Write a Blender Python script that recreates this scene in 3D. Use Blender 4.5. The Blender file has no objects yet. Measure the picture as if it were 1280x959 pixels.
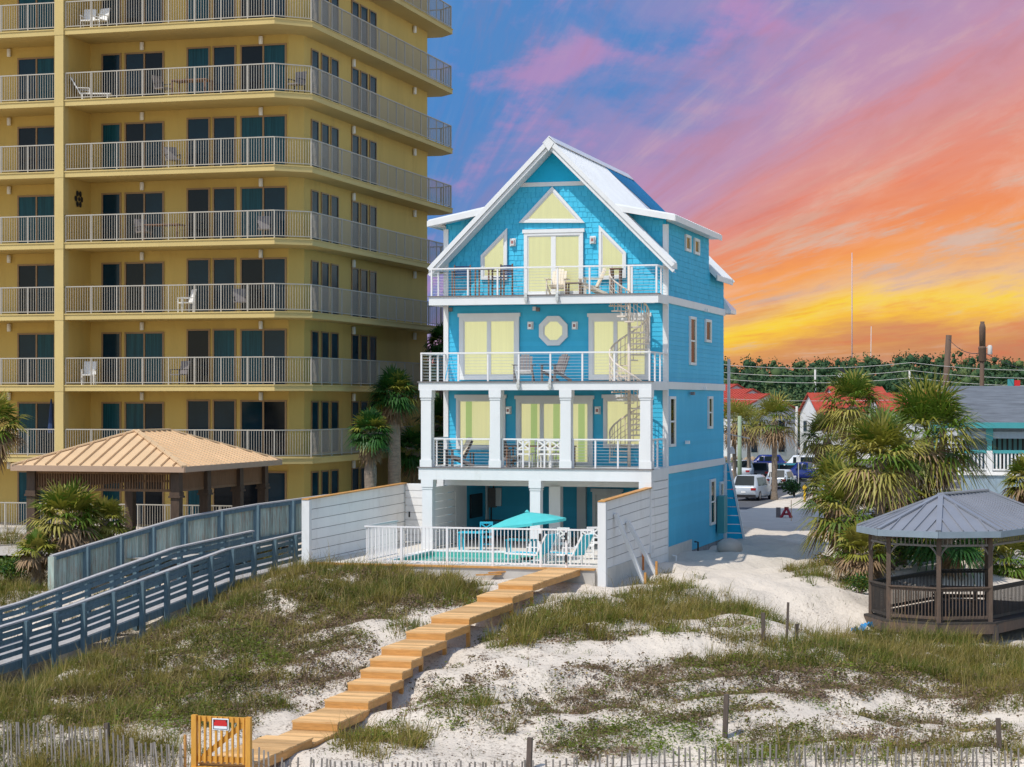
import bpy, math, random
import numpy as np
from mathutils import Vector, Matrix
R = math.radians
scene = bpy.context.scene
COL = scene.collection
rnd = random.Random(7)
rng = np.random.default_rng(11)

# ---------------------------------------------------------------- camera geometry (metres, camera above the origin)
F, HY, CZ = 2587.0, 501.0, 7.2
PSI = math.atan2(1369 - 640, F)
SN, CS = math.sin(PSI), math.cos(PSI)
def ray(px):
    u = (px - 640) / F
    return -SN + u * CS, CS + u * SN
def atY(px, py, Y):
    dx, dy = ray(px); t = Y / dy
    return Vector((dx * t, Y, CZ - (py - HY) / F * t))
def atX(px, py, X):
    dx, dy = ray(px); t = X / dx
    return Vector((X, dy * t, CZ - (py - HY) / F * t))
def atT(px, py, t):
    dx, dy = ray(px)
    return Vector((dx * t, dy * t, CZ - (py - HY) / F * t))
def atZ(px, py, z):
    return atT(px, py, (CZ - z) * F / (py - HY))
def to_px(X, Y, Z):
    t = -X * SN + Y * CS
    return 640 + F * (X * CS + Y * SN) / t, HY + F * (CZ - Z) / t

cam_d = bpy.data.cameras.new('camera'); cam = bpy.data.objects.new('camera', cam_d); COL.objects.link(cam)
cam.location = (0, 0, CZ); cam.rotation_euler = (R(90), 0, PSI)
cam_d.sensor_width = 36; cam_d.lens = F / 1280 * 36; cam_d.shift_y = (HY - 479.5) / 1280
cam_d.clip_end = 20000
scene.camera = cam
scene.render.resolution_x, scene.render.resolution_y = 1024, 767

# ---------------------------------------------------------------- objects
def props(o, label=None, cat=None, group=None, kind=None):
    for k, v in (('label', label), ('category', cat), ('group', group), ('kind', kind)):
        if v: o[k] = v
    return o
def thing(name, label, cat, loc=(0, 0, 0), rz=0, group=None):
    o = bpy.data.objects.new(name, None); COL.objects.link(o)
    o.location = loc; o.rotation_euler = (0, 0, rz); o.empty_display_size = .3
    return props(o, label, cat, group)
KIDS = {}
def dup(root, loc, rz=0, label=None, group=None, scale=None, parent=None):
    c = root.copy(); COL.objects.link(c)
    if parent is None:
        c.location = loc; c.rotation_euler = (0, 0, rz)
        if scale: c.scale = (scale,) * 3
        if label: c['label'] = label
        if group: c['group'] = group
    else:
        c.parent = parent
        KIDS.setdefault(parent.name, []).append(c)
    for k in list(KIDS.get(root.name, [])): dup(k, None, parent=c)
    return c
def base_of(o):
    b = Vector((0, 0, 0))
    while o is not None:
        b += o.location; o = o.parent
    return b

class MB:
    def __init__(s): s.v = []; s.f = []; s.m = []; s.mi = 0
    def poly(s, pts):
        n = len(s.v); s.v += [tuple(p) for p in pts]; s.f.append(tuple(range(n, n + len(pts)))); s.m.append(s.mi); return s
    def hexa(s, p):
        n = len(s.v); s.v += [tuple(q) for q in p]
        for f in ((0, 3, 2, 1), (4, 5, 6, 7), (0, 1, 5, 4), (1, 2, 6, 5), (2, 3, 7, 6), (3, 0, 4, 7)):
            s.f.append(tuple(n + i for i in f)); s.m.append(s.mi)
        return s
    def box(s, x0, y0, z0, x1, y1, z1):
        x0, x1 = min(x0, x1), max(x0, x1); y0, y1 = min(y0, y1), max(y0, y1); z0, z1 = min(z0, z1), max(z0, z1)
        return s.hexa([(x0, y0, z0), (x1, y0, z0), (x1, y1, z0), (x0, y1, z0), (x0, y0, z1), (x1, y0, z1), (x1, y1, z1), (x0, y1, z1)])
    def cbox(s, c, d): return s.box(c[0] - d[0] / 2, c[1] - d[1] / 2, c[2] - d[2] / 2, c[0] + d[0] / 2, c[1] + d[1] / 2, c[2] + d[2] / 2)
    def bar(s, p, q, w, h, up=(0, 0, 1)):
        p, q = Vector(p), Vector(q); d = (q - p).normalized(); up = Vector(up)
        a = d.cross(up)
        if a.length < 1e-4: a = d.cross(Vector((1, 0, 0)))
        a.normalize(); b = a.cross(d); a *= w / 2; b *= h / 2
        return s.hexa([p - a - b, p + a - b, q + a - b, q - a - b, p - a + b, p + a + b, q + a + b, q - a + b])
    def tube(s, pts, r, n=6, caps=True):
        pts = [Vector(p) for p in pts]; rs = r if isinstance(r, (list, tuple)) else [r] * len(pts)
        o = len(s.v); ref = Vector((0, 0, 1)) if abs((pts[-1] - pts[0]).normalized().z) < .9 else Vector((1, 0, 0))
        for i, p in enumerate(pts):
            d = (pts[min(i + 1, len(pts) - 1)] - pts[max(i - 1, 0)]).normalized()
            a = d.cross(ref).normalized(); b = d.cross(a)
            for k in range(n):
                t = 2 * math.pi * k / n; s.v.append(tuple(p + rs[i] * (math.cos(t) * a + math.sin(t) * b)))
        for i in range(len(pts) - 1):
            for k in range(n):
                k2 = (k + 1) % n
                s.f.append((o + i * n + k, o + i * n + k2, o + (i + 1) * n + k2, o + (i + 1) * n + k)); s.m.append(s.mi)
        if caps:
            s.f.append(tuple(o + k for k in range(n))); s.m.append(s.mi)
            e = o + (len(pts) - 1) * n; s.f.append(tuple(e + n - 1 - k for k in range(n))); s.m.append(s.mi)
        return s
    def lathe(s, prof, c=(0, 0, 0), n=16, axis='z'):
        o = len(s.v)
        for r, h in prof:
            for k in range(n):
                t = 2 * math.pi * k / n; a, b = r * math.cos(t), r * math.sin(t)
                p = {'z': (a, b, h), 'x': (h, a, b), 'y': (a, h, b)}[axis]
                s.v.append((c[0] + p[0], c[1] + p[1], c[2] + p[2]))
        for i in range(len(prof) - 1):
            for k in range(n):
                k2 = (k + 1) % n
                s.f.append((o + i * n + k, o + i * n + k2, o + (i + 1) * n + k2, o + (i + 1) * n + k)); s.m.append(s.mi)
        for e, rev in ((o, 1), (o + (len(prof) - 1) * n, 0)):
            s.f.append(tuple(e + (n - 1 - k if rev else k) for k in range(n))); s.m.append(s.mi)
        return s
    def prism(s, poly, axis, a, b):
        """poly in the two other coordinates, extruded along axis from a to b"""
        mk = {'x': lambda p, h: (h, p[0], p[1]), 'y': lambda p, h: (p[0], h, p[1]), 'z': lambda p, h: (p[0], p[1], h)}[axis]
        n = len(poly); o = len(s.v)
        s.v += [mk(p, a) for p in poly] + [mk(p, b) for p in poly]
        s.f.append(tuple(o + i for i in range(n))); s.m.append(s.mi)
        s.f.append(tuple(o + n + n - 1 - i for i in range(n))); s.m.append(s.mi)
        for i in range(n):
            j = (i + 1) % n
            s.f.append((o + j, o + i, o + n + i, o + n + j)); s.m.append(s.mi)
        return s
    def ring(s, outer, inner, axis, a, b):
        """a frame: outer and inner polygons with the same number of points, extruded"""
        mk = {'x': lambda p, h: (h, p[0], p[1]), 'y': lambda p, h: (p[0], h, p[1]), 'z': lambda p, h: (p[0], p[1], h)}[axis]
        n = len(outer)
        for i in range(n):
            j = (i + 1) % n
            s.hexa([mk(outer[i], a), mk(outer[j], a), mk(inner[j], a), mk(inner[i], a), mk(outer[i], b), mk(outer[j], b), mk(inner[j], b), mk(inner[i], b)])
        return s
    def build(s, name, mats, parent=None, smooth=False, bevel=0, loc=None):
        me = bpy.data.meshes.new(name)
        off = base_of(parent) if parent is not None else Vector(loc) if loc is not None else Vector((0, 0, 0))
        if loc is None and parent is None and s.v:
            a = np.array(s.v); off = Vector(((a[:, 0].min() + a[:, 0].max()) / 2, (a[:, 1].min() + a[:, 1].max()) / 2, a[:, 2].min()))
        me.from_pydata([(v[0] - off.x, v[1] - off.y, v[2] - off.z) for v in s.v], [], s.f)
        if not isinstance(mats, (list, tuple)): mats = [mats]
        for m in mats: me.materials.append(m)
        if len(mats) > 1: me.polygons.foreach_set('material_index', s.m)
        if smooth: me.polygons.foreach_set('use_smooth', [True] * len(s.f))
        import bmesh
        bm = bmesh.new(); bm.from_mesh(me); bmesh.ops.recalc_face_normals(bm, faces=bm.faces); bm.to_mesh(me); bm.free()
        me.update()
        o = bpy.data.objects.new(name, me); COL.objects.link(o)
        if parent is not None:
            o.parent = parent; KIDS.setdefault(parent.name, []).append(o)
        else: o.location = off
        if bevel:
            b = o.modifiers.new('bevel', 'BEVEL'); b.width = bevel; b.segments = 1; b.limit_method = 'ANGLE'
        return o
def np_mesh(name, verts, faces_sizes, loops, mats, mat_idx=None, parent=None, loc=(0, 0, 0), smooth=False):
    me = bpy.data.meshes.new(name)
    off = np.array(base_of(parent) if parent is not None else loc)
    v = (np.asarray(verts, dtype=np.float64).reshape(-1, 3) - off).astype(np.float32)
    me.vertices.add(len(v)); me.vertices.foreach_set('co', v.ravel())
    me.loops.add(len(loops)); me.loops.foreach_set('vertex_index', np.asarray(loops, dtype=np.int32))
    fs = np.asarray(faces_sizes, dtype=np.int32); st = np.concatenate([[0], np.cumsum(fs)[:-1]]).astype(np.int32)
    me.polygons.add(len(fs)); me.polygons.foreach_set('loop_start', st)
    for m in (mats if isinstance(mats, (list, tuple)) else [mats]): me.materials.append(m)
    if mat_idx is not None: me.polygons.foreach_set('material_index', np.asarray(mat_idx, dtype=np.int32))
    if smooth: me.polygons.foreach_set('use_smooth', np.ones(len(fs), dtype=bool))
    me.update(calc_edges=True); me.validate()
    o = bpy.data.objects.new(name, me); COL.objects.link(o)
    if parent is not None:
        o.parent = parent; KIDS.setdefault(parent.name, []).append(o)
    else: o.location = loc
    return o

# ---------------------------------------------------------------- materials
def srgb(r, g, b): return tuple(((c / 255) / 12.92 if c / 255 <= .04045 else ((c / 255 + .055) / 1.055) ** 2.4) for c in (r, g, b))
def M(name, col, rough=.6, var=.12, scale=3.0, bump=0.0, bscale=None, metal=0.0, stretch=(1, 1, 1), spec=.4, col2=None, c2amt=.5, c2scale=None, trans=0, isl=0):
    m = bpy.data.materials.new(name); m.use_nodes = True; nt = m.node_tree; N = nt.nodes; L = nt.links
    b = N['Principled BSDF']; b.inputs['Roughness'].default_value = rough; b.inputs['Metallic'].default_value = metal
    b.inputs['Specular IOR Level'].default_value = spec
    tc = N.new('ShaderNodeTexCoord'); mp = N.new('ShaderNodeMapping'); mp.inputs['Scale'].default_value = stretch
    L.new(tc.outputs['Object'], mp.inputs['Vector'])
    nz = N.new('ShaderNodeTexNoise'); nz.inputs['Scale'].default_value = scale; nz.inputs['Detail'].default_value = 5; nz.inputs['Roughness'].default_value = .65
    L.new(mp.outputs[0], nz.inputs['Vector'])
    rp = N.new('ShaderNodeValToRGB'); rp.color_ramp.elements[0].position = .3; rp.color_ramp.elements[1].position = .7
    rp.color_ramp.elements[0].color = (*[c * (1 - var) for c in col], 1); rp.color_ramp.elements[1].color = (*[min(1, c * (1 + var)) for c in col], 1)
    L.new(nz.outputs['Fac'], rp.inputs['Fac']); out = rp.outputs['Color']
    if col2 is not None:
        n2 = N.new('ShaderNodeTexNoise'); n2.inputs['Scale'].default_value = c2scale or scale * .35; n2.inputs['Detail'].default_value = 6; n2.inputs['Roughness'].default_value = .7
        L.new(mp.outputs[0], n2.inputs['Vector'])
        r2 = N.new('ShaderNodeValToRGB'); r2.color_ramp.elements[0].position = 1 - c2amt - .08; r2.color_ramp.elements[1].position = 1 - c2amt + .08
        L.new(n2.outputs['Fac'], r2.inputs['Fac'])
        mx = N.new('ShaderNodeMix'); mx.data_type = 'RGBA'; L.new(r2.outputs['Color'], mx.inputs['Factor'])
        L.new(out, mx.inputs['A']); mx.inputs['B'].default_value = (*col2, 1); out = mx.outputs['Result']
    if isl:
        ge_ = N.new('ShaderNodeNewGeometry'); mr = N.new('ShaderNodeMapRange'); L.new(ge_.outputs['Random Per Island'], mr.inputs[0]); mr.inputs[3].default_value = 1 - isl; mr.inputs[4].default_value = 1 + isl * .6
        vm = N.new('ShaderNodeVectorMath'); vm.operation = 'SCALE'; L.new(out, vm.inputs[0]); L.new(mr.outputs[0], vm.inputs['Scale']); out = vm.outputs[0]
    L.new(out, b.inputs['Base Color'])
    if bump:
        bz = N.new('ShaderNodeTexNoise'); bz.inputs['Scale'].default_value = bscale or scale * 4; bz.inputs['Detail'].default_value = 4
        L.new(mp.outputs[0], bz.inputs['Vector'])
        bp = N.new('ShaderNodeBump'); bp.inputs['Strength'].default_value = 1; bp.inputs['Distance'].default_value = bump
        L.new(bz.outputs['Fac'], bp.inputs['Height']); L.new(bp.outputs[0], b.inputs['Normal'])
    if trans:
        td = N.new('ShaderNodeBsdfTranslucent'); L.new(out, td.inputs['Color'])
        ms = N.new('ShaderNodeMixShader'); ms.inputs[0].default_value = trans
        L.new(b.outputs[0], ms.inputs[1]); L.new(td.outputs[0], ms.inputs[2]); L.new(ms.outputs[0], N['Material Output'].inputs['Surface'])
    return m
W = M('white_paint', (.70, .70, .69), .45, .04, 1.2, col2=(.64, .635, .61), c2amt=.34, c2scale=1.3, stretch=(1, 1, .4))
W_BOARD = M('white_board', (.80, .79, .77), .5, .04, 2.0, stretch=(1, 1, .35), isl=.05, col2=(.70, .675, .64), c2amt=.36, c2scale=1.6)
W_RAIL = M('white_rail_paint', (.74, .72, .71), .35, .03)
STEEL = M('cable_steel', (.6, .6, .6), .3, .05, metal=.8)
BLUE = M('blue_siding', (.06, .45, .67), .6, .04, .9, stretch=(1, 1, .5), spec=.15, isl=.05, col2=(.08, .48, .68), c2amt=.4, c2scale=.9)
BLUE_S = M('blue_shingle', (.065, .47, .68), .65, .08, 2.2, spec=.15, isl=.05)
BLUE_P = M('blue_board', (.012, .42, .67), .55, .05, .8, spec=.15)
DEEPBLUE = M('rear_roof_blue', (.02, .17, .36), .4, .08, 1.0)
ROOFW = M('white_standing_seam', (.74, .75, .76), .32, .05, .7, metal=.15)
BLIND = M('cream_blind_glow', srgb(226, 217, 170), .75, .07, 9, stretch=(1, 1, .03))
GREEN_BLIND = M('sage_blind_glow', srgb(176, 192, 128), .7, .03, .6)
STAIRM = M('cream_stair_paint', (.66, .56, .46), .45, .05)
for _b in (BLIND, GREEN_BLIND):  # emission added so the blinds read bright in shade; no lamp behind
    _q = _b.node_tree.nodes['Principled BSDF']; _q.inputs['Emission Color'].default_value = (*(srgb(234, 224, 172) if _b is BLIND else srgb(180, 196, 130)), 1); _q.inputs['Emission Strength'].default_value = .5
WOOD = M('new_pine_boards', srgb(212, 170, 118), .65, .16, 2.5, bump=.004, stretch=(.6, 6, 6), col2=srgb(176, 124, 72), c2amt=.36, c2scale=1.6, spec=.2, isl=.34)
WOODS = M('new_pine_sides', srgb(190, 138, 76), .6, .2, 3.0, stretch=(1, 1, 7), col2=srgb(140, 84, 36), c2amt=.3, c2scale=2.5)
GATEW = M('gate_pine', srgb(205, 148, 60), .55, .15, 3.5, stretch=(5, 5, .7))
CONDO = M('yellow_stucco', (.575, .41, .13), .85, .07, .35, col2=(.525, .37, .12), c2amt=.42, c2scale=1.1, bump=.004, bscale=40, spec=.2, stretch=(1, 1, .22))
CONDO_E = M('pale_yellow_stucco', (.54, .41, .17), .85, .06, .5, spec=.2)
DGLASS = M('tinted_window_glass', (.004, .022, .04), .08, .3, .5, spec=.16)
DGLASS2 = M('teal_curtained_glass', (.008, .06, .085), .12, .5, 5, spec=.12, stretch=(5, 5, .1))
DGLASS3 = M('dark_room_glass', (.006, .009, .014), .08, .3, .5, spec=.14)
SGLASS = M('side_window_glass', (.004, .035, .055), .2, .4, 1.5, spec=.05)
CRAIL = M('condo_rail_paint', (.40, .365, .31), .5, .04, spec=.2)
BRONZE = M('window_frame_tan', srgb(150, 120, 85), .5, .08)
CURTAIN = M('dark_curtain', (.02, .05, .06), .8, .4, 6, stretch=(6, 1, .2))
BOARDW = M('weathered_blue_grey_timber', (.10, .16, .19), .75, .22, 3.0, bump=.004, stretch=(4, 4, .8), col2=(.2, .25, .26), c2amt=.32)
BOARDT = M('weathered_timber_tops', (.38, .37, .37), .7, .15, 3, stretch=(2, 2, 2))
FENCEP = M('weathered_teal_boards', (.38, .46, .40), .8, .25, 3.0, isl=.3, stretch=(7, 7, .6), col2=(.34, .29, .23), c2amt=.45, c2scale=2.0)
TANMETAL = M('tan_metal_roof', (.68, .48, .29), .4, .07, .8, metal=.1)
DKWOOD = M('dark_stained_timber', (.075, .045, .028), .7, .25, 3, stretch=(4, 4, .8))
SLATW = M('brown_slat_timber', (.2, .105, .05), .7, .25, 4, stretch=(6, 6, .5))
GAZW = M('weathered_grey_timber', (.105, .072, .052), .8, .25, 3, bump=.004, stretch=(4, 4, .8), col2=(.17, .095, .055), c2amt=.38)
GAZD = M('dark_weathered_timber', (.042, .035, .03), .8, .25, 3, stretch=(4, 4, .8), col2=(.08, .055, .04), c2amt=.4)
GAZR = M('grey_metal_roof', (.27, .28, .31), .35, .08, .9, metal=.3)
GREYT = M('grey_picket_timber', (.225, .20, .178), .8, .25, 5, isl=.25, stretch=(5, 5, .8), col2=(.2, .17, .15), c2amt=.4)
BROWNPOST = M('dark_post_timber', (.10, .075, .06), .8, .3, 4, stretch=(5, 5, .8))
DARK = M('dark_plastic', (.02, .02, .022), .5, .2)
NAVY = M('navy_fabric', (.02, .045, .12), .8, .15, 4)
CREAM = M('cream_cushion', (.72, .62, .48), .8, .08, 4)
BRNW = M('brown_chair_timber', (.19, .10, .065), .6, .2, 4)
GREYC = M('grey_resin', (.17, .15, .15), .55, .12, 4)
TURQ = M('turquoise_canvas', (.10, .60, .60), .7, .06, 2, trans=.25)
TURQ2 = M('turquoise_sling', (.03, .42, .55), .65, .08, 3)
TERRA = M('red_metal_roof', (.40, .055, .03), .55, .1, .5)
STUCCOW = M('white_stucco', (.72, .70, .68), .8, .06, .5)
CONC = M('concrete', (.45, .42, .38), .85, .12, 1.5, bump=.004)
COURT = M('pale_paver', (.62, .58, .52), .8, .08, 2.0)
ASPH = M('asphalt', (.085, .085, .09), .85, .2, 1.2, bump=.004, bscale=60)
YELLOW = M('yellow_paint', (.75, .47, .02), .5, .05)
RED = M('red_paint', (.55, .02, .02), .45, .05)
TEALP = M('teal_paint', (.05, .28, .30), .55, .08, 1)
GREYSID = M('grey_blue_siding', (.25, .33, .39), .65, .08, 1.2, stretch=(8, 8, .3))
SHING = M('grey_shingle_roof', (.13, .145, .165), .8, .28, 1.2, bump=.01, stretch=(.7, 3.5, 3.5), col2=(.07, .07, .08), c2amt=.36, c2scale=.5)
POLEW = M('pole_timber', (.12, .075, .05), .8, .25, 2, stretch=(3, 3, .4))
POLEG = M('pale_pole', (.55, .52, .48), .7, .1, 1)
RUBBER = M('tyre_rubber', (.02, .02, .02), .8, .1)
RIM = M('alloy_rim', (.4, .4, .42), .3, .05, metal=.7)
CARGLASS = M('car_glass', (.012, .02, .024), .1, .2, spec=.12)
LAMPR = M('tail_lamp_red', (.35, .012, .015), .25, .05)
LAMPW = M('clear_lamp', (.7, .7, .7), .2, .05)
PALMT = M('palm_trunk_bark', (.23, .18, .135), .9, .3, 4, bump=.03, bscale=9, stretch=(1, 1, 3))
G1 = M('frond_green', (.10, .165, .015), .5, .25, 1.5, trans=.25)
G2 = M('frond_olive', (.23, .225, .03), .5, .25, 1.5, trans=.25)
G3 = M('frond_yellow', (.33, .29, .06), .55, .2, 1.5, trans=.2)
G4 = M('frond_dry', (.25, .16, .085), .8, .25, 2)
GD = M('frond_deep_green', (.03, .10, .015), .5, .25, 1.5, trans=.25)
T1 = M('grass_green', (.105, .135, .010), .6, .25, .6, trans=.3)
T2 = M('grass_ochre', (.215, .17, .028), .7, .2, .6, trans=.25)
T3 = M('grass_straw', (.30, .23, .08), .8, .2, .6, trans=.2)
T4 = M('scrub_brown', (.135, .088, .045), .9, .3, .8)
T7 = M('sprig_olive', (.115, .12, .02), .8, .3, .8, trans=.2)
T5 = M('scrub_mauve', (.19, .125, .085), .9, .25, .8)
T6 = M('leaf_bright_green', (.15, .215, .012), .5, .25, .8, trans=.3)
DARKT = M('dark_twig', (.07, .045, .03), .9, .3, 2)
F1 = M('pine_green', (.022, .06, .018), .8, .35, .08)
F2 = M('oak_green', (.055, .095, .026), .8, .35, .1)
F3 = M('light_oak_green', (.09, .125, .035), .8, .3, .1)

# ---------------------------------------------------------------- light
SUN = Vector((.31, .58, -1)).normalized()
sd = bpy.data.lights.new('sun', 'SUN'); sun = bpy.data.objects.new('sun', sd); COL.objects.link(sun)
sd.energy = 3.0; sd.angle = R(.53); sd.color = (1, .955, .88)
sun.location = (-30, -60, 100); sun.rotation_euler = SUN.to_track_quat('-Z', 'Y').to_euler()
w = bpy.data.worlds.new('World'); scene.world = w; w.use_nodes = True
nt = w.node_tree; N = nt.nodes; L = nt.links
bg = N['Background']; bg.inputs['Strength'].default_value = .15
sky = N.new('ShaderNodeTexSky'); sky.sky_type = 'NISHITA'; sky.sun_disc = False
sky.sun_elevation = math.asin(-SUN.z); sky.sun_rotation = math.atan2(-SUN.x, -SUN.y); sky.air_density = 1.0; sky.dust_density = .6
L.new(sky.outputs[0], bg.inputs['Color'])
# the evening clouds behind the house: streets of cloud that run towards one point on the horizon
va = Vector(ray(455)).normalized(); vb = Vector((va.y, -va.x))
tc = N.new('ShaderNodeTexCoord')
def vdot(vec):
    d = N.new('ShaderNodeVectorMath'); d.operation = 'DOT_PRODUCT'; L.new(tc.outputs['Generated'], d.inputs[0]); d.inputs[1].default_value = vec; return d.outputs['Value']
def mth(op, a, b=None, clamp=False):
    n = N.new('ShaderNodeMath'); n.operation = op; n.use_clamp = clamp
    for i, x in enumerate((a, b)):
        if x is None: continue
        if isinstance(x, (int, float)): n.inputs[i].default_value = x
        else: L.new(x, n.inputs[i])
    return n.outputs[0]
def mrange(x, a, b, c=0.0, d=1.0):
    n = N.new('ShaderNodeMapRange'); n.interpolation_type = 'SMOOTHSTEP'; L.new(x, n.inputs[0])
    for i, q in enumerate((a, b, c, d)): n.inputs[1 + i].default_value = q
    return n.outputs[0]
da, db, dz = vdot((va.x, va.y, 0)), vdot((vb.x, vb.y, 0)), vdot((0, 0, 1))
das = mth('MAXIMUM', da, .05)
uu, vv = mth('DIVIDE', db, das), mth('DIVIDE', dz, das)
th = mth('DIVIDE', mth('ARCTAN2', vv, mth('ADD', uu, .004)), math.pi / 2)
rho = mth('SQRT', mth('ADD', mth('MULTIPLY', uu, uu), mth('MULTIPLY', vv, vv)))
def noise(sx, sy, detail, rough, seed, dist=0.0):
    c = N.new('ShaderNodeCombineXYZ'); L.new(mth('MULTIPLY', th, sx), c.inputs[0]); L.new(mth('MULTIPLY', rho, sy), c.inputs[1]); c.inputs[2].default_value = seed
    n = N.new('ShaderNodeTexNoise'); n.inputs['Scale'].default_value = 1; n.inputs['Detail'].default_value = detail; n.inputs['Roughness'].default_value = rough
    n.inputs['Distortion'].default_value = dist; L.new(c.outputs[0], n.inputs['Vector']); return n.outputs['Fac']
n1 = noise(7, 7, 5, .5, 3.1, .1); n2 = noise(30, 9, 10, .68, 8.4, .25); n3 = noise(8, 12, 10, .66, 1.7, .4); n4 = noise(24, 13, 9, .62, 5.2, .35); n5 = noise(13, 11, 8, .6, 9.9, .4)
thn = mth('ADD', th, mth('MULTIPLY', mth('SUBTRACT', n1, .5), .10))
thn = mth('ADD', thn, mth('MULTIPLY', mth('SUBTRACT', n2, .5), mrange(th, .02, .3, .10, .035)))
rp = N.new('ShaderNodeValToRGB'); cr = rp.color_ramp
stops = [(0, (188, 126, 98)), (.045, (204, 138, 100)), (.075, (226, 160, 96)), (.094, (252, 196, 74)), (.105, (254, 216, 70)), (.118, (252, 206, 110)), (.135, (240, 192, 146)), (.16, (250, 168, 94)), (.20, (244, 150, 98)), (.25, (234, 148, 124)), (.30, (218, 152, 154)),
         (.345, (194, 152, 182)), (.42, (184, 148, 188)), (.50, (158, 144, 194)), (.60, (124, 142, 200)), (.74, (88, 138, 200)), (1, (72, 142, 204))]
cr.elements[0].color = (*srgb(*stops[0][1]), 1); cr.elements[1].color = (*srgb(*stops[-1][1]), 1)
for p, c in stops[1:-1]: cr.elements.new(p).color = (*srgb(*c), 1)
L.new(thn, rp.inputs[0])
def mixc(fac, a, b):
    m = N.new('ShaderNodeMix'); m.data_type = 'RGBA'; L.new(fac, m.inputs['Factor'])
    for s_, x in (('A', a), ('B', b)):
        if isinstance(x, tuple): m.inputs[s_].default_value = (*x, 1)
        else: L.new(x, m.inputs[s_])
    return m.outputs['Result']
def iso(sc, sx, sz, detail, seed):
    mp_ = N.new('ShaderNodeMapping'); mp_.inputs['Location'].default_value = (seed, seed * 2, seed); mp_.inputs['Scale'].default_value = (sx, sx, sz); mp_.inputs['Rotation'].default_value = (0, R(-14), 0)
    L.new(tc.outputs['Generated'], mp_.inputs[0]); n = N.new('ShaderNodeTexNoise'); n.inputs['Scale'].default_value = sc; n.inputs['Detail'].default_value = detail; n.inputs['Roughness'].default_value = .58; n.inputs['Distortion'].default_value = .3
    L.new(mp_.outputs[0], n.inputs['Vector']); return n.outputs['Fac']
i1 = iso(1, 11, 24, 7, 3.7); i2 = iso(1, 15, 30, 8, 8.3)
gap = mth('MULTIPLY', mrange(mth('ADD', mth('MULTIPLY', n3, .3), mth('MULTIPLY', i1, .7)), .44, .60), mrange(th, .32, .60))
c1 = mixc(gap, rp.outputs[0], srgb(80, 138, 203))
pinkpatch = mth('MULTIPLY', mrange(mth('ADD', mth('MULTIPLY', n5, .35), mth('MULTIPLY', i2, .65)), .49, .64), mth('MULTIPLY', mrange(th, .32, .5), .6))
c1 = mixc(pinkpatch, c1, srgb(204, 146, 192))
grey = mth('MULTIPLY', mrange(n2, .50, .64), mth('MULTIPLY', mrange(th, .34, .16), mth('MULTIPLY', mrange(th, .03, .07), .95)))
c1 = mixc(grey, c1, srgb(214, 182, 164))
redp = mth('MULTIPLY', mrange(n2, .47, .33), mth('MULTIPLY', mrange(th, .40, .24), .3))
c1 = mixc(redp, c1, srgb(240, 112, 78))
c1 = mixc(mth('MULTIPLY', mrange(n4, .48, .74), mrange(th, .30, .62, .34, .05)), c1, srgb(240, 206, 190))
shade = mth('MULTIPLY', mrange(n4, .50, .30), mrange(th, .6, .2, .12, .30))
c1 = mixc(shade, c1, srgb(196, 116, 112))
bg2 = N.new('ShaderNodeBackground'); bg2.inputs['Strength'].default_value = .78; L.new(c1, bg2.inputs['Color'])
msk = mth('MULTIPLY', mrange(da, .70, .90), mrange(dz, .42, .24))
msk = mth('MULTIPLY', msk, mrange(dz, -.02, -.005))
mixs = N.new('ShaderNodeMixShader'); L.new(msk, mixs.inputs[0]); L.new(bg.outputs[0], mixs.inputs[1]); L.new(bg2.outputs[0], mixs.inputs[2])
L.new(mixs.outputs[0], N['World Output'].inputs['Surface'])
vs = scene.view_settings; vs.view_transform = 'Standard'; vs.look = 'None'; vs.gamma = 1; vs.use_curve_mapping = False; vs.exposure = .3
scene.cycles.max_bounces = 8; scene.cycles.diffuse_bounces = 4; scene.cycles.glossy_bounces = 3; scene.cycles.transmission_bounces = 4; scene.cycles.transparent_max_bounces = 8
scene.cycles.use_denoising = True
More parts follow.
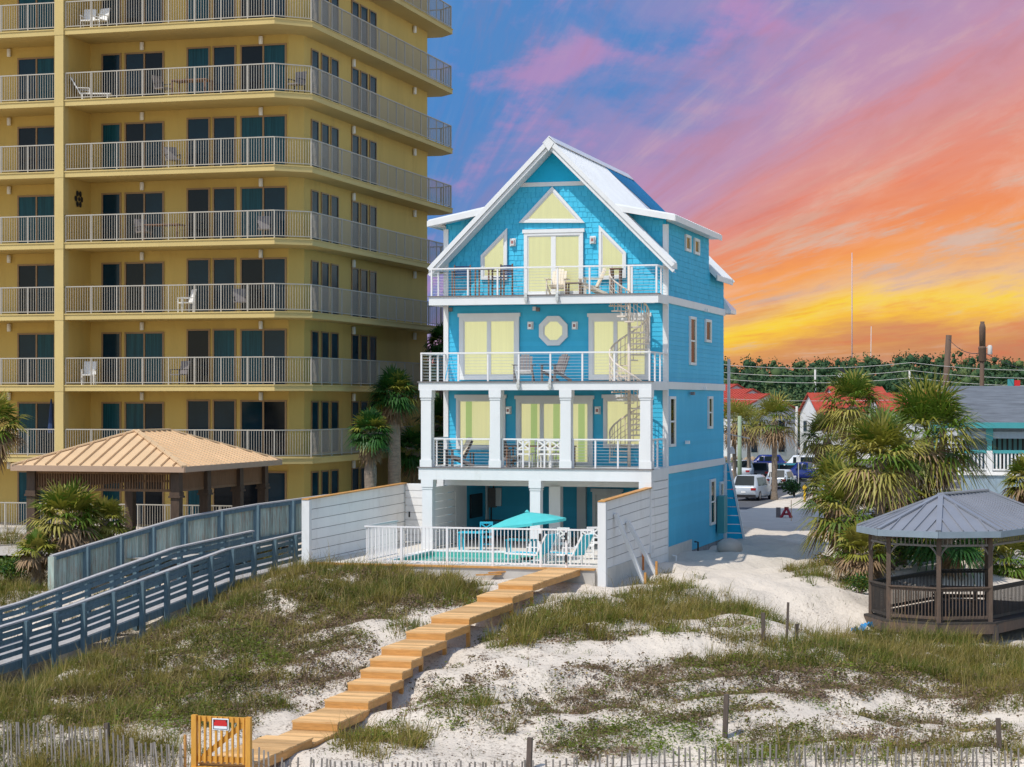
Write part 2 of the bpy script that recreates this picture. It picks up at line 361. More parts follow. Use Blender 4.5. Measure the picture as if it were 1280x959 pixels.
# ---------------------------------------------------------------- terrain
HP = np.array([(-16, 34, -.25), (-16, 37, 0), (-16, 41, .0), (-16, 44, .2), (-16, 47, .65), (-16, 50, 1.0), (-16, 54, 1.3), (-16, 58, 1.5), (-16, 62, 1.55), (-20, 62, 1.6), (-18.5, 57, 1.5),
    (-22, 62.5, 1.75), (-24.6, 62, 1.8), (-23, 58, 1.6), (-22, 50, .9), (-22, 42, .1), (-20, 47, .6), (-22, 36, -.4), (-26, 60, 1.1), (-24.5, 55, 1.0), (-25, 50, .4), (-25, 44, .0),
    (-29, 50, -1.9), (-29, 55, -1.3), (-27.6, 55, -.6), (-28, 60, -.35), (-27, 64, .8), (-26, 69, 1.4), (-28, 45, -1.2), (-26, 38, -.6), (-33, 50, -.7), (-33, 56, -.3), (-34, 62, .9), (-36, 66, 1.5), (-32, 68, 1.6),
    (-40, 62, 1.3), (-42, 70, 1.8), (-31, 74, 1.8), (-27, 76, 1.8), (-13.8, 62, 1.35), (-12, 65, 1.35), (-13.6, 70, 1.5), (-13.6, 76, 1.5), (-13.6, 84, 1.35), (-10, 70, 1.25), (-11, 74, 1.1), (-11, 80, 1.05),
    (-8.5, 66, 1.35), (-10.5, 58, 1.1), (-12.5, 54, 1.1), (-8, 52, .6), (-10, 45, .35), (-13, 44, .5), (-12.5, 49, .85), (-5, 59, .12), (-4.6, 62, .0), (-7, 63.5, .15), (-2, 63, .0), (-4.6, 66, .05), (-4, 70, .2), (-3, 52, .2), (-2, 45, .1), (-8, 40, .0), (-12, 38, -.1), (-3, 38, -.2),
    (3, 60, .1), (4, 48, .2), (-7.5, 70, 1.0), (-8, 76, 1.25), (-8, 84, 1.2), (-8.5, 95, .8), (-9, 108, .35), (-8, 120, .05), (-14, 92, 1.0), (-14, 105, .5), (-18, 75, 1.8), (-19, 84, 1.8), (-22, 70, 1.8),
    (-20, 95, 1.5), (-40, 80, 1.85), (-40, 95, 1.7), (-40, 110, .8), (0, 75, .9), (0, 90, .8), (8, 75, .8), (0, 108, .4), (10, 100, .4), (-12, 128, 0), (-30, 128, 0), (5, 125, 0), (-48, 60, 1.2), (-48, 75, 1.8), (-45, 48, -.3), (-35, 40, -.7)])
_wv = [(rnd.uniform(-1, 1), rnd.uniform(-1, 1), rnd.uniform(0, 6.28)) for _ in range(14)]
def ground_h(X, Y):
    X = np.asarray(X, float); Y = np.asarray(Y, float)
    sh = X.shape; x = X.ravel(); y = Y.ravel(); num = np.zeros_like(x); den = np.zeros_like(x)
    for px, py, pz in HP:
        wgt = 1.0 / ((x - px) ** 2 + (y - py) ** 2 + 2.2) ** 2.2
        num += wgt * pz; den += wgt
    h = num / den
    b = np.zeros_like(x)
    for i, (a, c, p) in enumerate(_wv):
        f = .55 + .22 * i; n = math.hypot(a, c) + .01
        b += np.sin((a * x + c * y) / n * f * 1.4 + p) * .052 / (f ** .7)
    far = np.clip((y - 104) / 18, 0, 1)
    h = h * (1 - far) ** 1 + b * np.clip((104 - y) / 12, 0, 1) * np.where((x > -24.4) & (x < -15) & (y > 62), 0, 1)
    h = np.where((y < 30), h - (30 - y) * .02, h)
    h = h + 1.15 * np.exp(-((x + 17.5) / 3.6) ** 4 - ((y - 158) / 6.5) ** 2)
    out = np.clip((np.abs(x + 20) - 60) / 60, 0, 1)
    return (h * (1 - out)).reshape(sh)
def gh(x, y): return float(ground_h(np.array([x]), np.array([y]))[0])
def geo(a, b, n, s): return [a + (b - a) * ((math.exp(s * i / n) - 1) / (math.exp(s) - 1)) for i in range(1, n + 1)]
gx = sorted([-v for v in geo(50, 6000, 22, 5)]) + list(np.arange(-50, 14.01, .3)) + geo(14.3, 6000, 22, 5)
gy = [-60, -20, 5, 20] + list(np.arange(28, 96, .3)) + list(np.arange(96, 170, 1.5)) + geo(170, 12000, 30, 5)
GX, GY = np.meshgrid(np.array(gx), np.array(gy)); GZ = ground_h(GX, GY)
nx, ny = len(gx), len(gy)
idx = np.arange(nx * ny).reshape(ny, nx)
lp = np.stack([idx[:-1, :-1], idx[:-1, 1:], idx[1:, 1:], idx[1:, :-1]], -1).reshape(-1)
# sand: white quartz, trodden, with a litter of twigs; scrubby soil far inland
sand = M('white_sand', (.62, .545, .455), .9, .09, .55, spec=.15)
nt = sand.node_tree; N = nt.nodes; L = nt.links; b = N['Principled BSDF']
tc_ = N['Texture Coordinate']; prev = b.inputs['Base Color'].links[0].from_socket
def nz_(scale, detail=4, rough=.6, vec=None):
    n = N.new('ShaderNodeTexNoise'); n.inputs['Scale'].default_value = scale; n.inputs['Detail'].default_value = detail; n.inputs['Roughness'].default_value = rough
    L.new(vec or tc_.outputs['Object'], n.inputs['Vector']); return n.outputs['Fac']
def ramp_(x, a, b_):
    r = N.new('ShaderNodeMapRange'); r.interpolation_type = 'SMOOTHSTEP'; L.new(x, r.inputs[0]); r.inputs[1].default_value = a; r.inputs[2].default_value = b_; return r.outputs[0]
def mul_(a, b_):
    n = N.new('ShaderNodeMath'); n.operation = 'MULTIPLY'
    for i, x in enumerate((a, b_)):
        if isinstance(x, (int, float)): n.inputs[i].default_value = x
        else: L.new(x, n.inputs[i])
    return n.outputs[0]
def mix_(f, a, col):
    m = N.new('ShaderNodeMix'); m.data_type = 'RGBA'; L.new(f, m.inputs['Factor']); L.new(a, m.inputs['A']); m.inputs['B'].default_value = (*col, 1); return m.outputs['Result']
sep = N.new('ShaderNodeSeparateXYZ'); L.new(tc_.outputs['Object'], sep.inputs[0])
litter = mul_(ramp_(nz_(7, 6, .75), .53, .62), ramp_(nz_(.32, 3), .42, .58))
prev = mix_(mul_(litter, mul_(ramp_(sep.outputs['Y'], 66, 58), .75)), prev, (.16, .12, .085))
litter2 = mul_(ramp_(nz_(16, 4, .7), .57, .64), ramp_(nz_(.8, 3), .36, .52))
prev = mix_(mul_(litter2, mul_(ramp_(sep.outputs['Y'], 70, 60), .7)), prev, (.12, .085, .055))
prev = mix_(mul_(ramp_(sep.outputs['Y'], 150, 175), ramp_(nz_(.06, 4), .3, .45)), prev, (.10, .12, .045))
prev = mix_(ramp_(sep.outputs['Y'], 340, 420), prev, (.05, .075, .03))
L.new(prev, b.inputs['Base Color'])
bp = N.new('ShaderNodeBump'); bp.inputs['Distance'].default_value = .09; bp.inputs['Strength'].default_value = 1
mx = N.new('ShaderNodeMath'); mx.operation = 'ADD'; L.new(mul_(nz_(2.6, 5, .6), 1.0), mx.inputs[0]); L.new(mul_(nz_(14, 3), .22), mx.inputs[1])
L.new(mx.outputs[0], bp.inputs['Height']); L.new(bp.outputs[0], b.inputs['Normal'])
ground = np_mesh('ground', np.stack([GX, GY, GZ], -1).reshape(-1, 3), np.full((nx - 1) * (ny - 1), 4), lp, sand, smooth=True)
props(ground, kind='structure')

def sheet(name, x0, y0, x1, y1, z, m, kind='structure'):
    o = MB().poly([(x0, y0, z), (x1, y0, z), (x1, y1, z), (x0, y1, z)]).build(name, m); props(o, kind=kind); return o
sheet('street', -90, 170, 60, 187, .012, ASPH)
sheet('parking_lot', -90, 192, 60, 300, .012, ASPH)
sheet('driveway', -32, 136, -22.2, 170.2, .016, ASPH)
for y in (170, 187):
    k = MB(); k.box(-90, y - .08, 0, -32 if y == 170 else 60, y + .08, .13)
    if y == 170: k.box(-22, y - .08, 0, 60, y + .08, .13)
    props(k.build('kerb', CONC), kind='structure')
ln = MB()
for i in range(-14, 9):
    ln.poly([(i * 6, 178.4, .018), (i * 6 + 3, 178.4, .018), (i * 6 + 3, 178.55, .018), (i * 6, 178.55, .018)])
for i in range(-25, 18):
    ln.poly([(i * 2.8, 206, .018), (i * 2.8 + .12, 206, .018), (i * 2.8 + .12, 211, .018), (i * 2.8, 211, .018)])
props(ln.build('road_marking', W), kind='structure')
LAWN = M('lawn_turf', (.11, .13, .035), .9, .3, 1.0, bump=.03, bscale=20)
sheet('lawn', -60, 240, -34, 256, .016, LAWN)

# ---------------------------------------------------------------- the blue house
X0, X1, YF, YB = -23.05, -14.7, 72.6, 84.5
XC = (X0 + X1) / 2
Z3, Z2, Z1, Z0 = 10.96, 7.88, 4.85, 1.95
Y1, Y3 = 69.7, 70.87
RZ = 16.62                                    # ridge
def main_z(x): return RZ - abs(x - XC) * 1.0  # main roof line at x
DX = 2.42                                     # where the shed dormers leave the main slope (from the ridge line)
def dorm_z(x): return RZ - DX - (abs(x - XC) - DX) * .2
house = thing('beach_house', 'bright blue four storey beach house with white trim and steep gable roof', 'house', (XC, 78, Z0))
m = MB()
m.box(X0 + .06, YF + .06, Z1 - .75, X1 - .06, YB, Z3 + 1.0)
prof = [(X0 + .06, Z3 + .9), (X1 - .06, Z3 + .9), (X1 - .06, dorm_z(X1) - .14)] + [(XC + DX, RZ - DX - .14), (XC, RZ - .14), (XC - DX, RZ - DX - .14)] + [(X0 + .06, dorm_z(X0) - .14)]
m.prism(prof, 'y', YF + .06, 81.2)
prof2 = [(X0 + .06, Z3 + .9), (X1 - .06, Z3 + .9), (X1 - .06, main_z(X1) - .14), (XC, RZ - .14), (X0 + .06, main_z(X0) - .14)]
m.prism(prof2, 'y', 81.15, YB)
# ground floor: rear enclosure and the two side walls
m.box(X0 + .06, 77.3, Z0 - .4, X1 - .06, YB, Z1 - .7); m.box(X1 - .3, YF + .06, Z0 - .6, X1 - .06, 77.4, Z1 - .7); m.box(X0 + .06, YF + .06, Z0 - .3, X0 + .26, 77.4, Z1 - .7)
m.build('wall', BLUE_P, house)

def laps_y(mb, x0, x1, z0, z1, y, step=.165, sgn=-1, t=.016):
    n = max(1, round((z1 - z0) / step)); s = (z1 - z0) / n
    for i in range(n):
        a, b_ = z0 + i * s, z0 + (i + 1) * s
        mb.poly([(x0, y + sgn * t, a), (x1, y + sgn * t, a), (x1, y + sgn * .003, b_), (x0, y + sgn * .003, b_)])
        mb.poly([(x0, y, a), (x1, y, a), (x1, y + sgn * t, a), (x0, y + sgn * t, a)])
def laps_x(mb, y0, y1, z0, z1, x, step=.165, sgn=1, t=.016):
    n = max(1, round((z1 - z0) / step)); s = (z1 - z0) / n
    for i in range(n):
        a, b_ = z0 + i * s, z0 + (i + 1) * s
        mb.poly([(x + sgn * t, y0, a), (x + sgn * t, y1, a), (x + sgn * .003, y1, b_), (x + sgn * .003, y0, b_)])
        mb.poly([(x, y0, a), (x, y1, a), (x + sgn * t, y1, a), (x + sgn * t, y0, a)])
sg = MB()
laps_y(sg, X0 + .1, X1 - .1, Z1, Z2 - .3, YF + .055); laps_y(sg, X0 + .1, X1 - .1, Z2, Z3 - .3, YF + .055)
sg.build('front_siding', BLUE, house)
sg = MB()
for z0, z1 in ((Z1, Z2 - .24), (Z2 + .01, Z3 - .24)):
    laps_x(sg, YF + .1, YB, z0, z1, X1 - .055)
laps_x(sg, YF + .1, YB, Z0 - .42, Z1 - .24, X1 - .055); sg.build('side_siding', BLUE, house)
sg = MB()
for z0, z1 in ((Z1, Z2 - .24), (Z2 + .01, Z3 - .24), (Z0 - .2, Z1 - .24)): laps_x(sg, YF + .1, YB, z0, z1, X0 + .055, sgn=-1)
sg.build('side_siding', BLUE, house)
sg = MB()   # ground floor rear wall under the house
laps_y(sg, X0 + .3, X1 - .3, Z0, Z1 - .75, 77.29); laps_x(sg, YF + .2, 77.3, Z0, Z1 - .75, X0 + .265, sgn=1)
sg.build('court_wall_siding', BLUE, house)

def shingle(mb, plane, a0, a1, z0, z1, c, inside, row=.19, sgn=-1):
    """staggered wood shingles on a vertical plane: plane 'y' runs in x, plane 'x' runs in y"""
    z = z0; r = 0
    while z < z1:
        a = a0 - rnd.uniform(0, .2)
        while a < a1:
            wd = rnd.uniform(.13, .30); b0, b1 = max(a + .006, a0), min(a + wd - .006, a1)
            if b1 - b0 > .03 and inside((b0 + b1) / 2, z + row / 2):
                t = rnd.uniform(.014, .026); dz = rnd.uniform(-.014, .012)
                q = [(b0, t, z + dz), (b1, t, z + dz), (b1, .004, z + row + .03), (b0, .004, z + row + .03)]
                e = [(b0, 0, z + dz), (b1, 0, z + dz), (b1, t, z + dz), (b0, t, z + dz)]
                for pl in (q, e): mb.poly([(p[0], c + sgn * p[1], p[2]) if plane == 'y' else (c + sgn * p[1], p[0], p[2]) for p in pl])
                if plane == 'y': mb.poly([(b0, c, z + dz), (b0, c + sgn * t, z + dz), (b0, c + sgn * .004, z + row)])
            a += wd
        z += row; r += 1
TB = 15.0
sh = MB()
shingle(sh, 'y', X0 + .12, X1 - .12, Z3 + .02, TB, YF + .055, lambda x, z: z < min(main_z(x) - .2, TB) or z < dorm_z(x) - .22 and abs(x - XC) > DX)
sh.build('front_shingles', BLUE_S, house)
sh = MB()
shingle(sh, 'x', YF + .12, 81.1, Z3 + .02, 13.42, X1 - .055, lambda y, z: True, row=.2, sgn=1)
shingle(sh, 'x', 81.1, YB, Z3 + .02, 12.3, X1 - .055, lambda y, z: True, row=.2, sgn=1)
sh.build('side_shingles', BLUE_S, house)

# bands, corner boards and the gable tie
for z in (Z1, Z2, Z3):
    for a, b_ in ((X1 - .06, X1 + .025), (X0 - .025, X0 + .06)): MB().box(a, YF, z - .265, b_, YB + .02, z).build('band', W, house)
for x, s in ((X0, 1), (X1, -1)):
    tr = MB()
    for z0, z1 in ((Z1, Z2 - .27), (Z2 + .002, Z3 - .27), (Z3 + .002, 13.5)):
        tr.box(x - s * .02, YF - .02, z0, x + s * .16, YF + .08, z1); tr.box(x - s * .022, YF - .018, z0, x + s * .06, YF + .15, z1)
    if s < 0: tr.box(X1 - .08, YF - .02, Z0 - .6, X1 + .02, YF + .12, Z1 - .27)
    tr.build('corner_board', W, house)
tr = MB(); xh = RZ - .3 - TB
tr.box(XC - xh, YF + .01, TB - .02, XC + xh, YF + .07, TB + .13); tr.build('gable_band', W, house)
tr = MB(); tr.prism([(XC - xh, TB + .13), (XC + xh, TB + .13), (XC, RZ - .22)], 'y', YF + .03, YF + .058); tr.build('gable_panel', BLUE_P, house)

# main roof
OH = .70; YR0, YR1 = YF - OH, YB + .45; TH = .17; XE = 4.52
def slope(mb, s, x0, x1, y0, y1, zf, th=TH):
    a, b_ = XC + s * x0, XC + s * x1
    mb.prism([(a, zf(a)), (b_, zf(b_)), (b_, zf(b_) - th), (a, zf(a) - th)], 'y', y0, y1)
def ribs(mb, s, x0, x1, y0, y1, zf, step=.42):
    n = round((y1 - y0) / step)
    for i in range(n + 1):
        y = y0 + .03 + (y1 - y0 - .06) * i / n; a, b_ = XC + s * x0, XC + s * x1
        mb.bar((a, y, zf(a) + .018), (b_, y, zf(b_) + .018), .022, .036)
rf = MB()
for s in (-1, 1):
    slope(rf, s, 0.002, DX, YR0, YR1, main_z); slope(rf, s, DX, XE, YR0, YF - .02, main_z); slope(rf, s, DX, XE - .1, 81.3, YR1, main_z)
    ribs(rf, s, .05, DX - .02, YR0, 79.8, main_z); ribs(rf, s, DX, XE, YR0, YF - .04, main_z, .3); ribs(rf, s, DX, XE - .1, 81.35, YR1, main_z)
rf.prism([(XC, RZ + .10), (XC + .24, RZ - .14), (XC + .24, RZ - .17), (XC, RZ + .06), (XC - .24, RZ - .17), (XC - .24, RZ - .14)], 'y', YR0 - .01, YR1)
main_roof = rf.build('roof', ROOFW, house)
dr = MB()
for s in (-1, 1):
    slope(dr, s, DX - .05, XE + .05, YR0 + .01, 81.4, dorm_z); ribs(dr, s, DX - .05, XE + .05, YR0 + .01, 81.4, dorm_z)
dr.build('dormer_roof', ROOFW, house)
bk = MB()
for s in (1, -1):
    pts = [(XC + s * .0, 79.8), (XC + s * .0, YR1), (XC + s * DX, YR1), (XC + s * DX, 81.6)]
    top = [(x, y, main_z(x) + .03) for x, y in pts]; bk.poly(top if s > 0 else top[::-1])
    for i in range(9):
        f = i / 8; ya = 79.9 + (YR1 - 79.95) * f; yb = 81.7 + (YR1 - 81.75) * f
        bk.bar((XC + s * .15, ya, main_z(XC + .15) + .05), (XC + s * DX, yb, main_z(XC + DX) + .05), .02, .04)
bk.build('rear_roof_panel', DEEPBLUE, main_roof)
fa = MB()   # rake boards and fascias, two stepped boards each
for s in (-1, 1):
    for d, w_, o_ in ((.10, .2, .03), (.30, .16, -.03)):
        p, q = (XC, YR0 - o_, RZ - d), (XC + s * (XE + .02), YR0 - o_, RZ - XE - .02 - d)
        fa.bar(p, q, .05, w_ * .74, up=(0, 0, 1))
    fa.bar((XC + s * (DX - .02), YR0 + .01, RZ - DX - .13), (XC + s * (XE + .07), YR0 + .01, dorm_z(XC + s * XE) - .12), .05, .2)
    fa.bar((XC + s * (XE + .07), YR0 - .01, dorm_z(XC + XE) - .12), (XC + s * (XE + .07), 81.42, dorm_z(XC + XE) - .12), .04, .21)
    fa.bar((XC + s * XE, YR0 - .01, RZ - XE - .12), (XC + s * XE, YF - .02, RZ - XE - .12), .04, .2)
    fa.bar((XC + s * (XE - .1), 81.3, RZ - XE - .02), (XC + s * (XE - .1), YR1, RZ - XE - .02), .04, .2)
    fa.bar((XC, YR1 + .02, RZ - .12), (XC + s * (XE - .08), YR1 + .02, RZ - XE - .04), .05, .22)
fa.prism([(XC, RZ + .03), (XC + .2, RZ - .17), (XC, RZ - .46), (XC - .2, RZ - .17)], 'y', YR0 - .075, YR0 - .03)
fa.build('fascia', W, house)
# soffits
so = MB()
for s in (-1, 1):
    a, b_ = XC + s * .02, XC + s * (XE - .02)
    so.poly([(a, YR0, main_z(a) - TH - .2), (b_, YR0, main_z(b_) - TH - .2), (b_, YF, main_z(b_) - TH - .2), (a, YF, main_z(a) - TH - .2)])
    so.box(XC + s * 4.15, YF, dorm_z(X1) - .24, XC + s * (XE + .04), 81.4, dorm_z(X1) - .2)
so.build('soffit', W, house)
# low roof of the rear porch
pr = MB(); zr = Z3 + .12
pr.prism([(X0 - .3, zr - .28), (X1 + .26, zr - .28), (X1 + .26, zr - .16), (X0 - .3, zr - .16)], 'y', YB, YB + 1.3)
pr.hexa([(X0 - .3, YB, zr - .16), (X1 + .26, YB, zr - .16), (X1 + .26, YB + 1.3, zr - .16), (X0 - .3, YB + 1.3, zr - .16), (X0 - .3, YB, zr + .45), (X1 - .1, YB, zr + .45), (X1 + .26, YB + 1.3, zr - .1), (X0 - .3, YB + 1.3, zr - .1)])
pr.build('porch_roof', ROOFW, house)

# decks
def deck(name, y0, zt, th, hole):
    d = MB(); hx0, hx1, hy0, hy1 = -16.72, -15.1, 70.98, 72.5
    d.mi = 0
    if hole:
        for a in ((X0, y0 + .05, hx0, YF - .02), (hx1, y0 + .05, X1, YF - .02), (hx0, y0 + .05, hx1, hy0), (hx0, hy1, hx1, YF - .02)): d.box(a[0], a[1], zt - th + .06, a[2], a[3], zt - .002)
    else: d.box(X0, y0 + .05, zt - th + .06, X1, YF + .05, zt - .002)
    d.mi = 1
    d.box(X0 - .03, y0, zt - th, X1 + .03, y0 + .05, zt - .035); d.box(X0 - .03, y0 + .05, zt - th, X0, YF - .02, zt - .035); d.box(X1, y0 + .05, zt - th, X1 + .03, YF - .02, zt - .035)
    d.mi = 2
    d.box(X0 - .07, y0 - .04, zt - .035, X1 + .07, y0 + .3, zt + .004)
    return d.build(name, [W, W, GREYC], house)
deck('deck', Y1, Z1, .44, False); deck('deck', Y1, Z2, .31, True); deck('deck', Y3, Z3, .33, True)
# ceiling beam under the house and the columns
cb = MB(); cb.box(X0 + .05, YF - .1, 4.1, X1 - .05, YF + .2, 4.42); cb.box(X0 + .06, YF + .2, 4.08, X1 - .06, 77.3, 4.12); cb.build('ceiling', W, house)
def column(name, xc, y, z0, z1, wd=.37, cap=True):
    c = MB(); h = wd / 2
    c.box(xc - h, y - h, z0, xc + h, y + h, z1)
    e = h + .035
    c.box(xc - e, y - e, z0, xc + e, y + e, z0 + .26)
    if cap: c.box(xc - e, y - e, z1 - .26, xc + e, y + e, z1 - .002); c.box(xc - h - .02, y - h - .02, z1 - .34, xc + h + .02, y + h + .02, z1 - .3)
    return c.build(name, W, house)
YC = Y1 + .2
cols = [atY(px, 500, YC).x for px in (534.5, 620.5, 708.5, 808)]
for x in cols: column('column', x, YC, Z1, Z2 - .31)
for px in (536, 670.5, 808): column('column', atY(px, 500, YC).x, YC, Z0, Z1 - .44)
column('column', -18.8, YF, Z0, 4.1, .42, False)
for px in (604.5, 727): column('pilaster', atY(px, 600, 77.1).x, 77.2, Z0, 4.1, .34, False)
# cable railings
def railing(name, pts, posts, z, h=1.0, rows=9, parent=house):
    r = MB()
    for a, b_ in zip(pts[:-1], pts[1:]):
        r.mi = 0; r.bar((*a, z + h), (*b_, z + h), .085, .05)
        r.mi = 1
        for i in range(rows): r.bar((*a, z + .09 + i * (h - .15) / (rows - 1)), (*b_, z + .09 + i * (h - .15) / (rows - 1)), .009, .009)
    r.mi = 0
    for p in posts: r.box(p[0] - .028, p[1] - .028, z - .02, p[0] + .028, p[1] + .028, z + h)
    return r.build(name, [W_RAIL, STEEL], parent)
for a, b_ in ((0, 1), (1, 2), (2, 3)):
    xa, xb = cols[a] + .2, cols[b_] - .2
    pp = [(xa + .03, YC), (xb - .03, YC)] + [(xa + (xb - xa) * f, YC) for f in ((.5,) if a == 0 else (.36, .72) if a == 1 else (.34, .67))]
    railing('railing', [(xa, YC), (xb, YC)], pp, Z1)
for x in (X0 + .12, X1 - .1): railing('railing', [(x, YC + .2), (x, YF - .03)], [(x, YC + .75), (x, YC + 1.45), (x, YF - .08)], Z1)
yr = Y1 + .08
railing('railing', [(X0 + .05, YF - .03), (X0 + .05, yr), (X1 - .05, yr), (X1 - .05, YF - .03)],
        [(X0 + .05, yr), (X1 - .05, yr), (X0 + .05, yr + 1.0), (X0 + .05, yr + 1.9), (X1 - .05, yr + .9), (X1 - .05, yr + 1.8), (X0 + .9, yr)] + [(atY(px, 450, yr).x, yr) for px in (573, 610, 648.5, 688, 728, 768)], Z2)
yr3 = Y3 + .08
railing('railing', [(X0 + .05, YF - .03), (X0 + .05, yr3), (X1 - .05, yr3), (X1 - .05, YF - .03)],
        [(X0 + .05, yr3), (X1 - .05, yr3), (X0 + .05, yr3 + .8), (X1 - .05, yr3 + .8)] + [(atY(px, 350, yr3).x, yr3) for px in (585, 622, 658, 697, 737, 790)], Z3, .98)
brk = [(px, Y1, Z2) for px in (648.5, 688)] + [(px, Y3, Z3) for px in (658, 697)]
for px, y, z in brk:
    x = atY(px, 400, y).x; q = MB(); q.box(x - .045, y - .1, z - .26, x + .045, y - .002, z + .06); q.box(x - .06, y - .13, z - .2, x + .06, y - .1, z - .14); q.box(x - .06, y - .13, z - .1, x + .06, y - .1, z - .04)
    q.build('post_bracket', STEEL, house)

# windows and doors on the front wall: a frame 7-9 cm proud, panes set back in it
def rect(a, b_): return [(a[0], a[1]), (b_[0], a[1]), (b_[0], b_[1]), (a[0], b_[1])]
def grow(poly, d):
    n = len(poly); out = []; A = sum(poly[i][0] * poly[(i + 1) % n][1] - poly[(i + 1) % n][0] * poly[i][1] for i in range(n)); sg_ = 1 if A > 0 else -1
    for i in range(n):
        p0, p1, p2 = poly[i - 1], poly[i], poly[(i + 1) % n]
        e1 = Vector((p1[0] - p0[0], p1[1] - p0[1])).normalized(); e2 = Vector((p2[0] - p1[0], p2[1] - p1[1])).normalized()
        n1_ = Vector((e1.y, -e1.x)) * sg_; n2_ = Vector((e2.y, -e2.x)) * sg_
        k = d / max(.3, 1 + n1_.dot(n2_)); out.append((p1[0] + (n1_ + n2_).x * k, p1[1] + (n1_ + n2_).y * k))
    return out
PANE = bpy.data.materials.new('window_pane'); PANE.use_nodes = True
_n = PANE.node_tree.nodes; _l = PANE.node_tree.links; _b = _n['Principled BSDF']
_g = _n.new('ShaderNodeBsdfGlossy'); _g.inputs['Roughness'].default_value = .02; _t = _n.new('ShaderNodeBsdfTransparent'); _t.inputs['Color'].default_value = (.93, .95, .93, 1)
_fr = _n.new('ShaderNodeFresnel'); _fr.inputs['IOR'].default_value = 1.28; _ms = _n.new('ShaderNodeMixShader')
_l.new(_fr.outputs[0], _ms.inputs[0]); _l.new(_t.outputs[0], _ms.inputs[1]); _l.new(_g.outputs[0], _ms.inputs[2]); _l.new(_ms.outputs[0], _n['Material Output'].inputs['Surface'])
def front_window(name, pane_polys, trim=.17, head=True, y=YF + .018, blinds=None, sill=True, outer=None):
    """pane_polys in (x, z); one outer casing round them all"""
    xs = [p[0] for pl in pane_polys for p in pl]; zs = [p[1] for pl in pane_polys for p in pl]
    hull = pane_polys[0] if len(pane_polys) == 1 else rect((min(xs), min(zs)), (max(xs), max(zs)))
    f = MB(); out = grow(hull, trim); inn = grow(hull, .045)
    f.ring(out, inn, 'y', y - .085, y)
    f.ring(inn, hull, 'y', y - .055, y)
    if head: x0, x1, z1 = min(p[0] for p in out), max(p[0] for p in out), max(p[1] for p in out); f.box(x0 - .05, y - .11, z1 - .03, x1 + .05, y - .002, z1 + .1)
    if len(pane_polys) > 1:
        for a, b_ in zip(pane_polys[:-1], pane_polys[1:]):
            f.box(max(p[0] for p in a), y - .06, min(zs), min(p[0] for p in b_), y, max(zs))
    w_ = f.build(name, W, house)
    pb = MB(); bl = MB()
    for i, pl in enumerate(pane_polys):
        pb.prism(grow(pl, .01), 'y', y - .03, y - .022)
    pb.build('pane', PANE, w_)
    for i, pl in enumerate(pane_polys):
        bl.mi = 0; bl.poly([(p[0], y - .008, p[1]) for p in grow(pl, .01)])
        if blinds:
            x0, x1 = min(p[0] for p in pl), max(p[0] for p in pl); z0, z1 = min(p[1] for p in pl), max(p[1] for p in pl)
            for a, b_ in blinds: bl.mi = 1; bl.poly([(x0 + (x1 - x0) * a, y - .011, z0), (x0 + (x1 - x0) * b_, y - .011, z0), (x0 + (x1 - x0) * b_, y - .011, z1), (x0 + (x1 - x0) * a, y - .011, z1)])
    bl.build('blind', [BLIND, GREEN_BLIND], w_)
    return w_
def q2(px, py): v = atY(px, py, YF); return (v.x, v.z)
def prect(x0, y0, x1, y1): a, b_ = q2(x0, y1), q2(x1, y0); return rect(a, b_)
front_window('door', [prect(661, 296, 689, 364), prect(695, 296, 723.5, 364)])
front_window('window', [[q2(606, 345), q2(629.5, 345), q2(629.5, 297), q2(606, 321.5)]], .14, False)
front_window('window', [[q2(753.5, 345), q2(778, 343), q2(778, 318), q2(753.5, 293)]], .14, False)
front_window('window', [[q2(660.5, 273.5), q2(719.5, 273.5), q2(690.5, 241)]], .15, False)
front_window('door', [prect(581, 402, 609, 468), prect(614, 402, 642.5, 468)], .2)
front_window('door', [prect(743, 402, 767, 468), prect(772, 402, 806, 468)], .2, blinds=None)
oc = q2(692, 413.6)
front_window('window', [[(oc[0] + .36 * math.cos(math.pi / 8 + k * math.pi / 4), oc[1] + .36 * math.sin(math.pi / 8 + k * math.pi / 4)) for k in range(8)]], .2, False)
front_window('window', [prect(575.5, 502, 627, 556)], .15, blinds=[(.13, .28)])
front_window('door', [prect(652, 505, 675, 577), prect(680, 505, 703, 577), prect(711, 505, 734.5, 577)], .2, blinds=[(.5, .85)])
front_window('window', [prect(759.5, 502, 808, 555)], .15)
# narrow windows on the right side wall
def side_window(px0, py0, px1, py1, trim=.10):
    a, b_ = atX(px0, (py0 + py1) / 2, X1), atX(px1, (py0 + py1) / 2, X1); zc = atX((px0 + px1) / 2, py0, X1).z; zb = atX((px0 + px1) / 2, py1, X1).z
    x = X1 - .05; f = MB(); out = rect((a.y, zb), (b_.y, zc)); inn = grow(out, -trim)
    f.ring(out, inn, 'x', x, x + .08)
    ym = (zb + zc) / 2
    if zc - zb > 1: f.box(x, min(p[0] for p in inn), ym - .03, x + .05, max(p[0] for p in inn), ym + .03)
    w_ = f.build('window', W, house)
    MB().prism(inn, 'x', x + .03, x + .036).build('pane', PANE, w_)
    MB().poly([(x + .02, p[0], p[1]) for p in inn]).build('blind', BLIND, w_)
for a in ((857, 294, 863.5, 314.5), (868, 298.5, 874.3, 318.5), (862.5, 396, 870, 456.5), (882, 399.5, 889, 428), (837, 495.5, 844.3, 558.5), (885.5, 495.5, 890.8, 536), (888, 599, 894.2, 656), (900.2, 602, 904.5, 622)): side_window(*a)
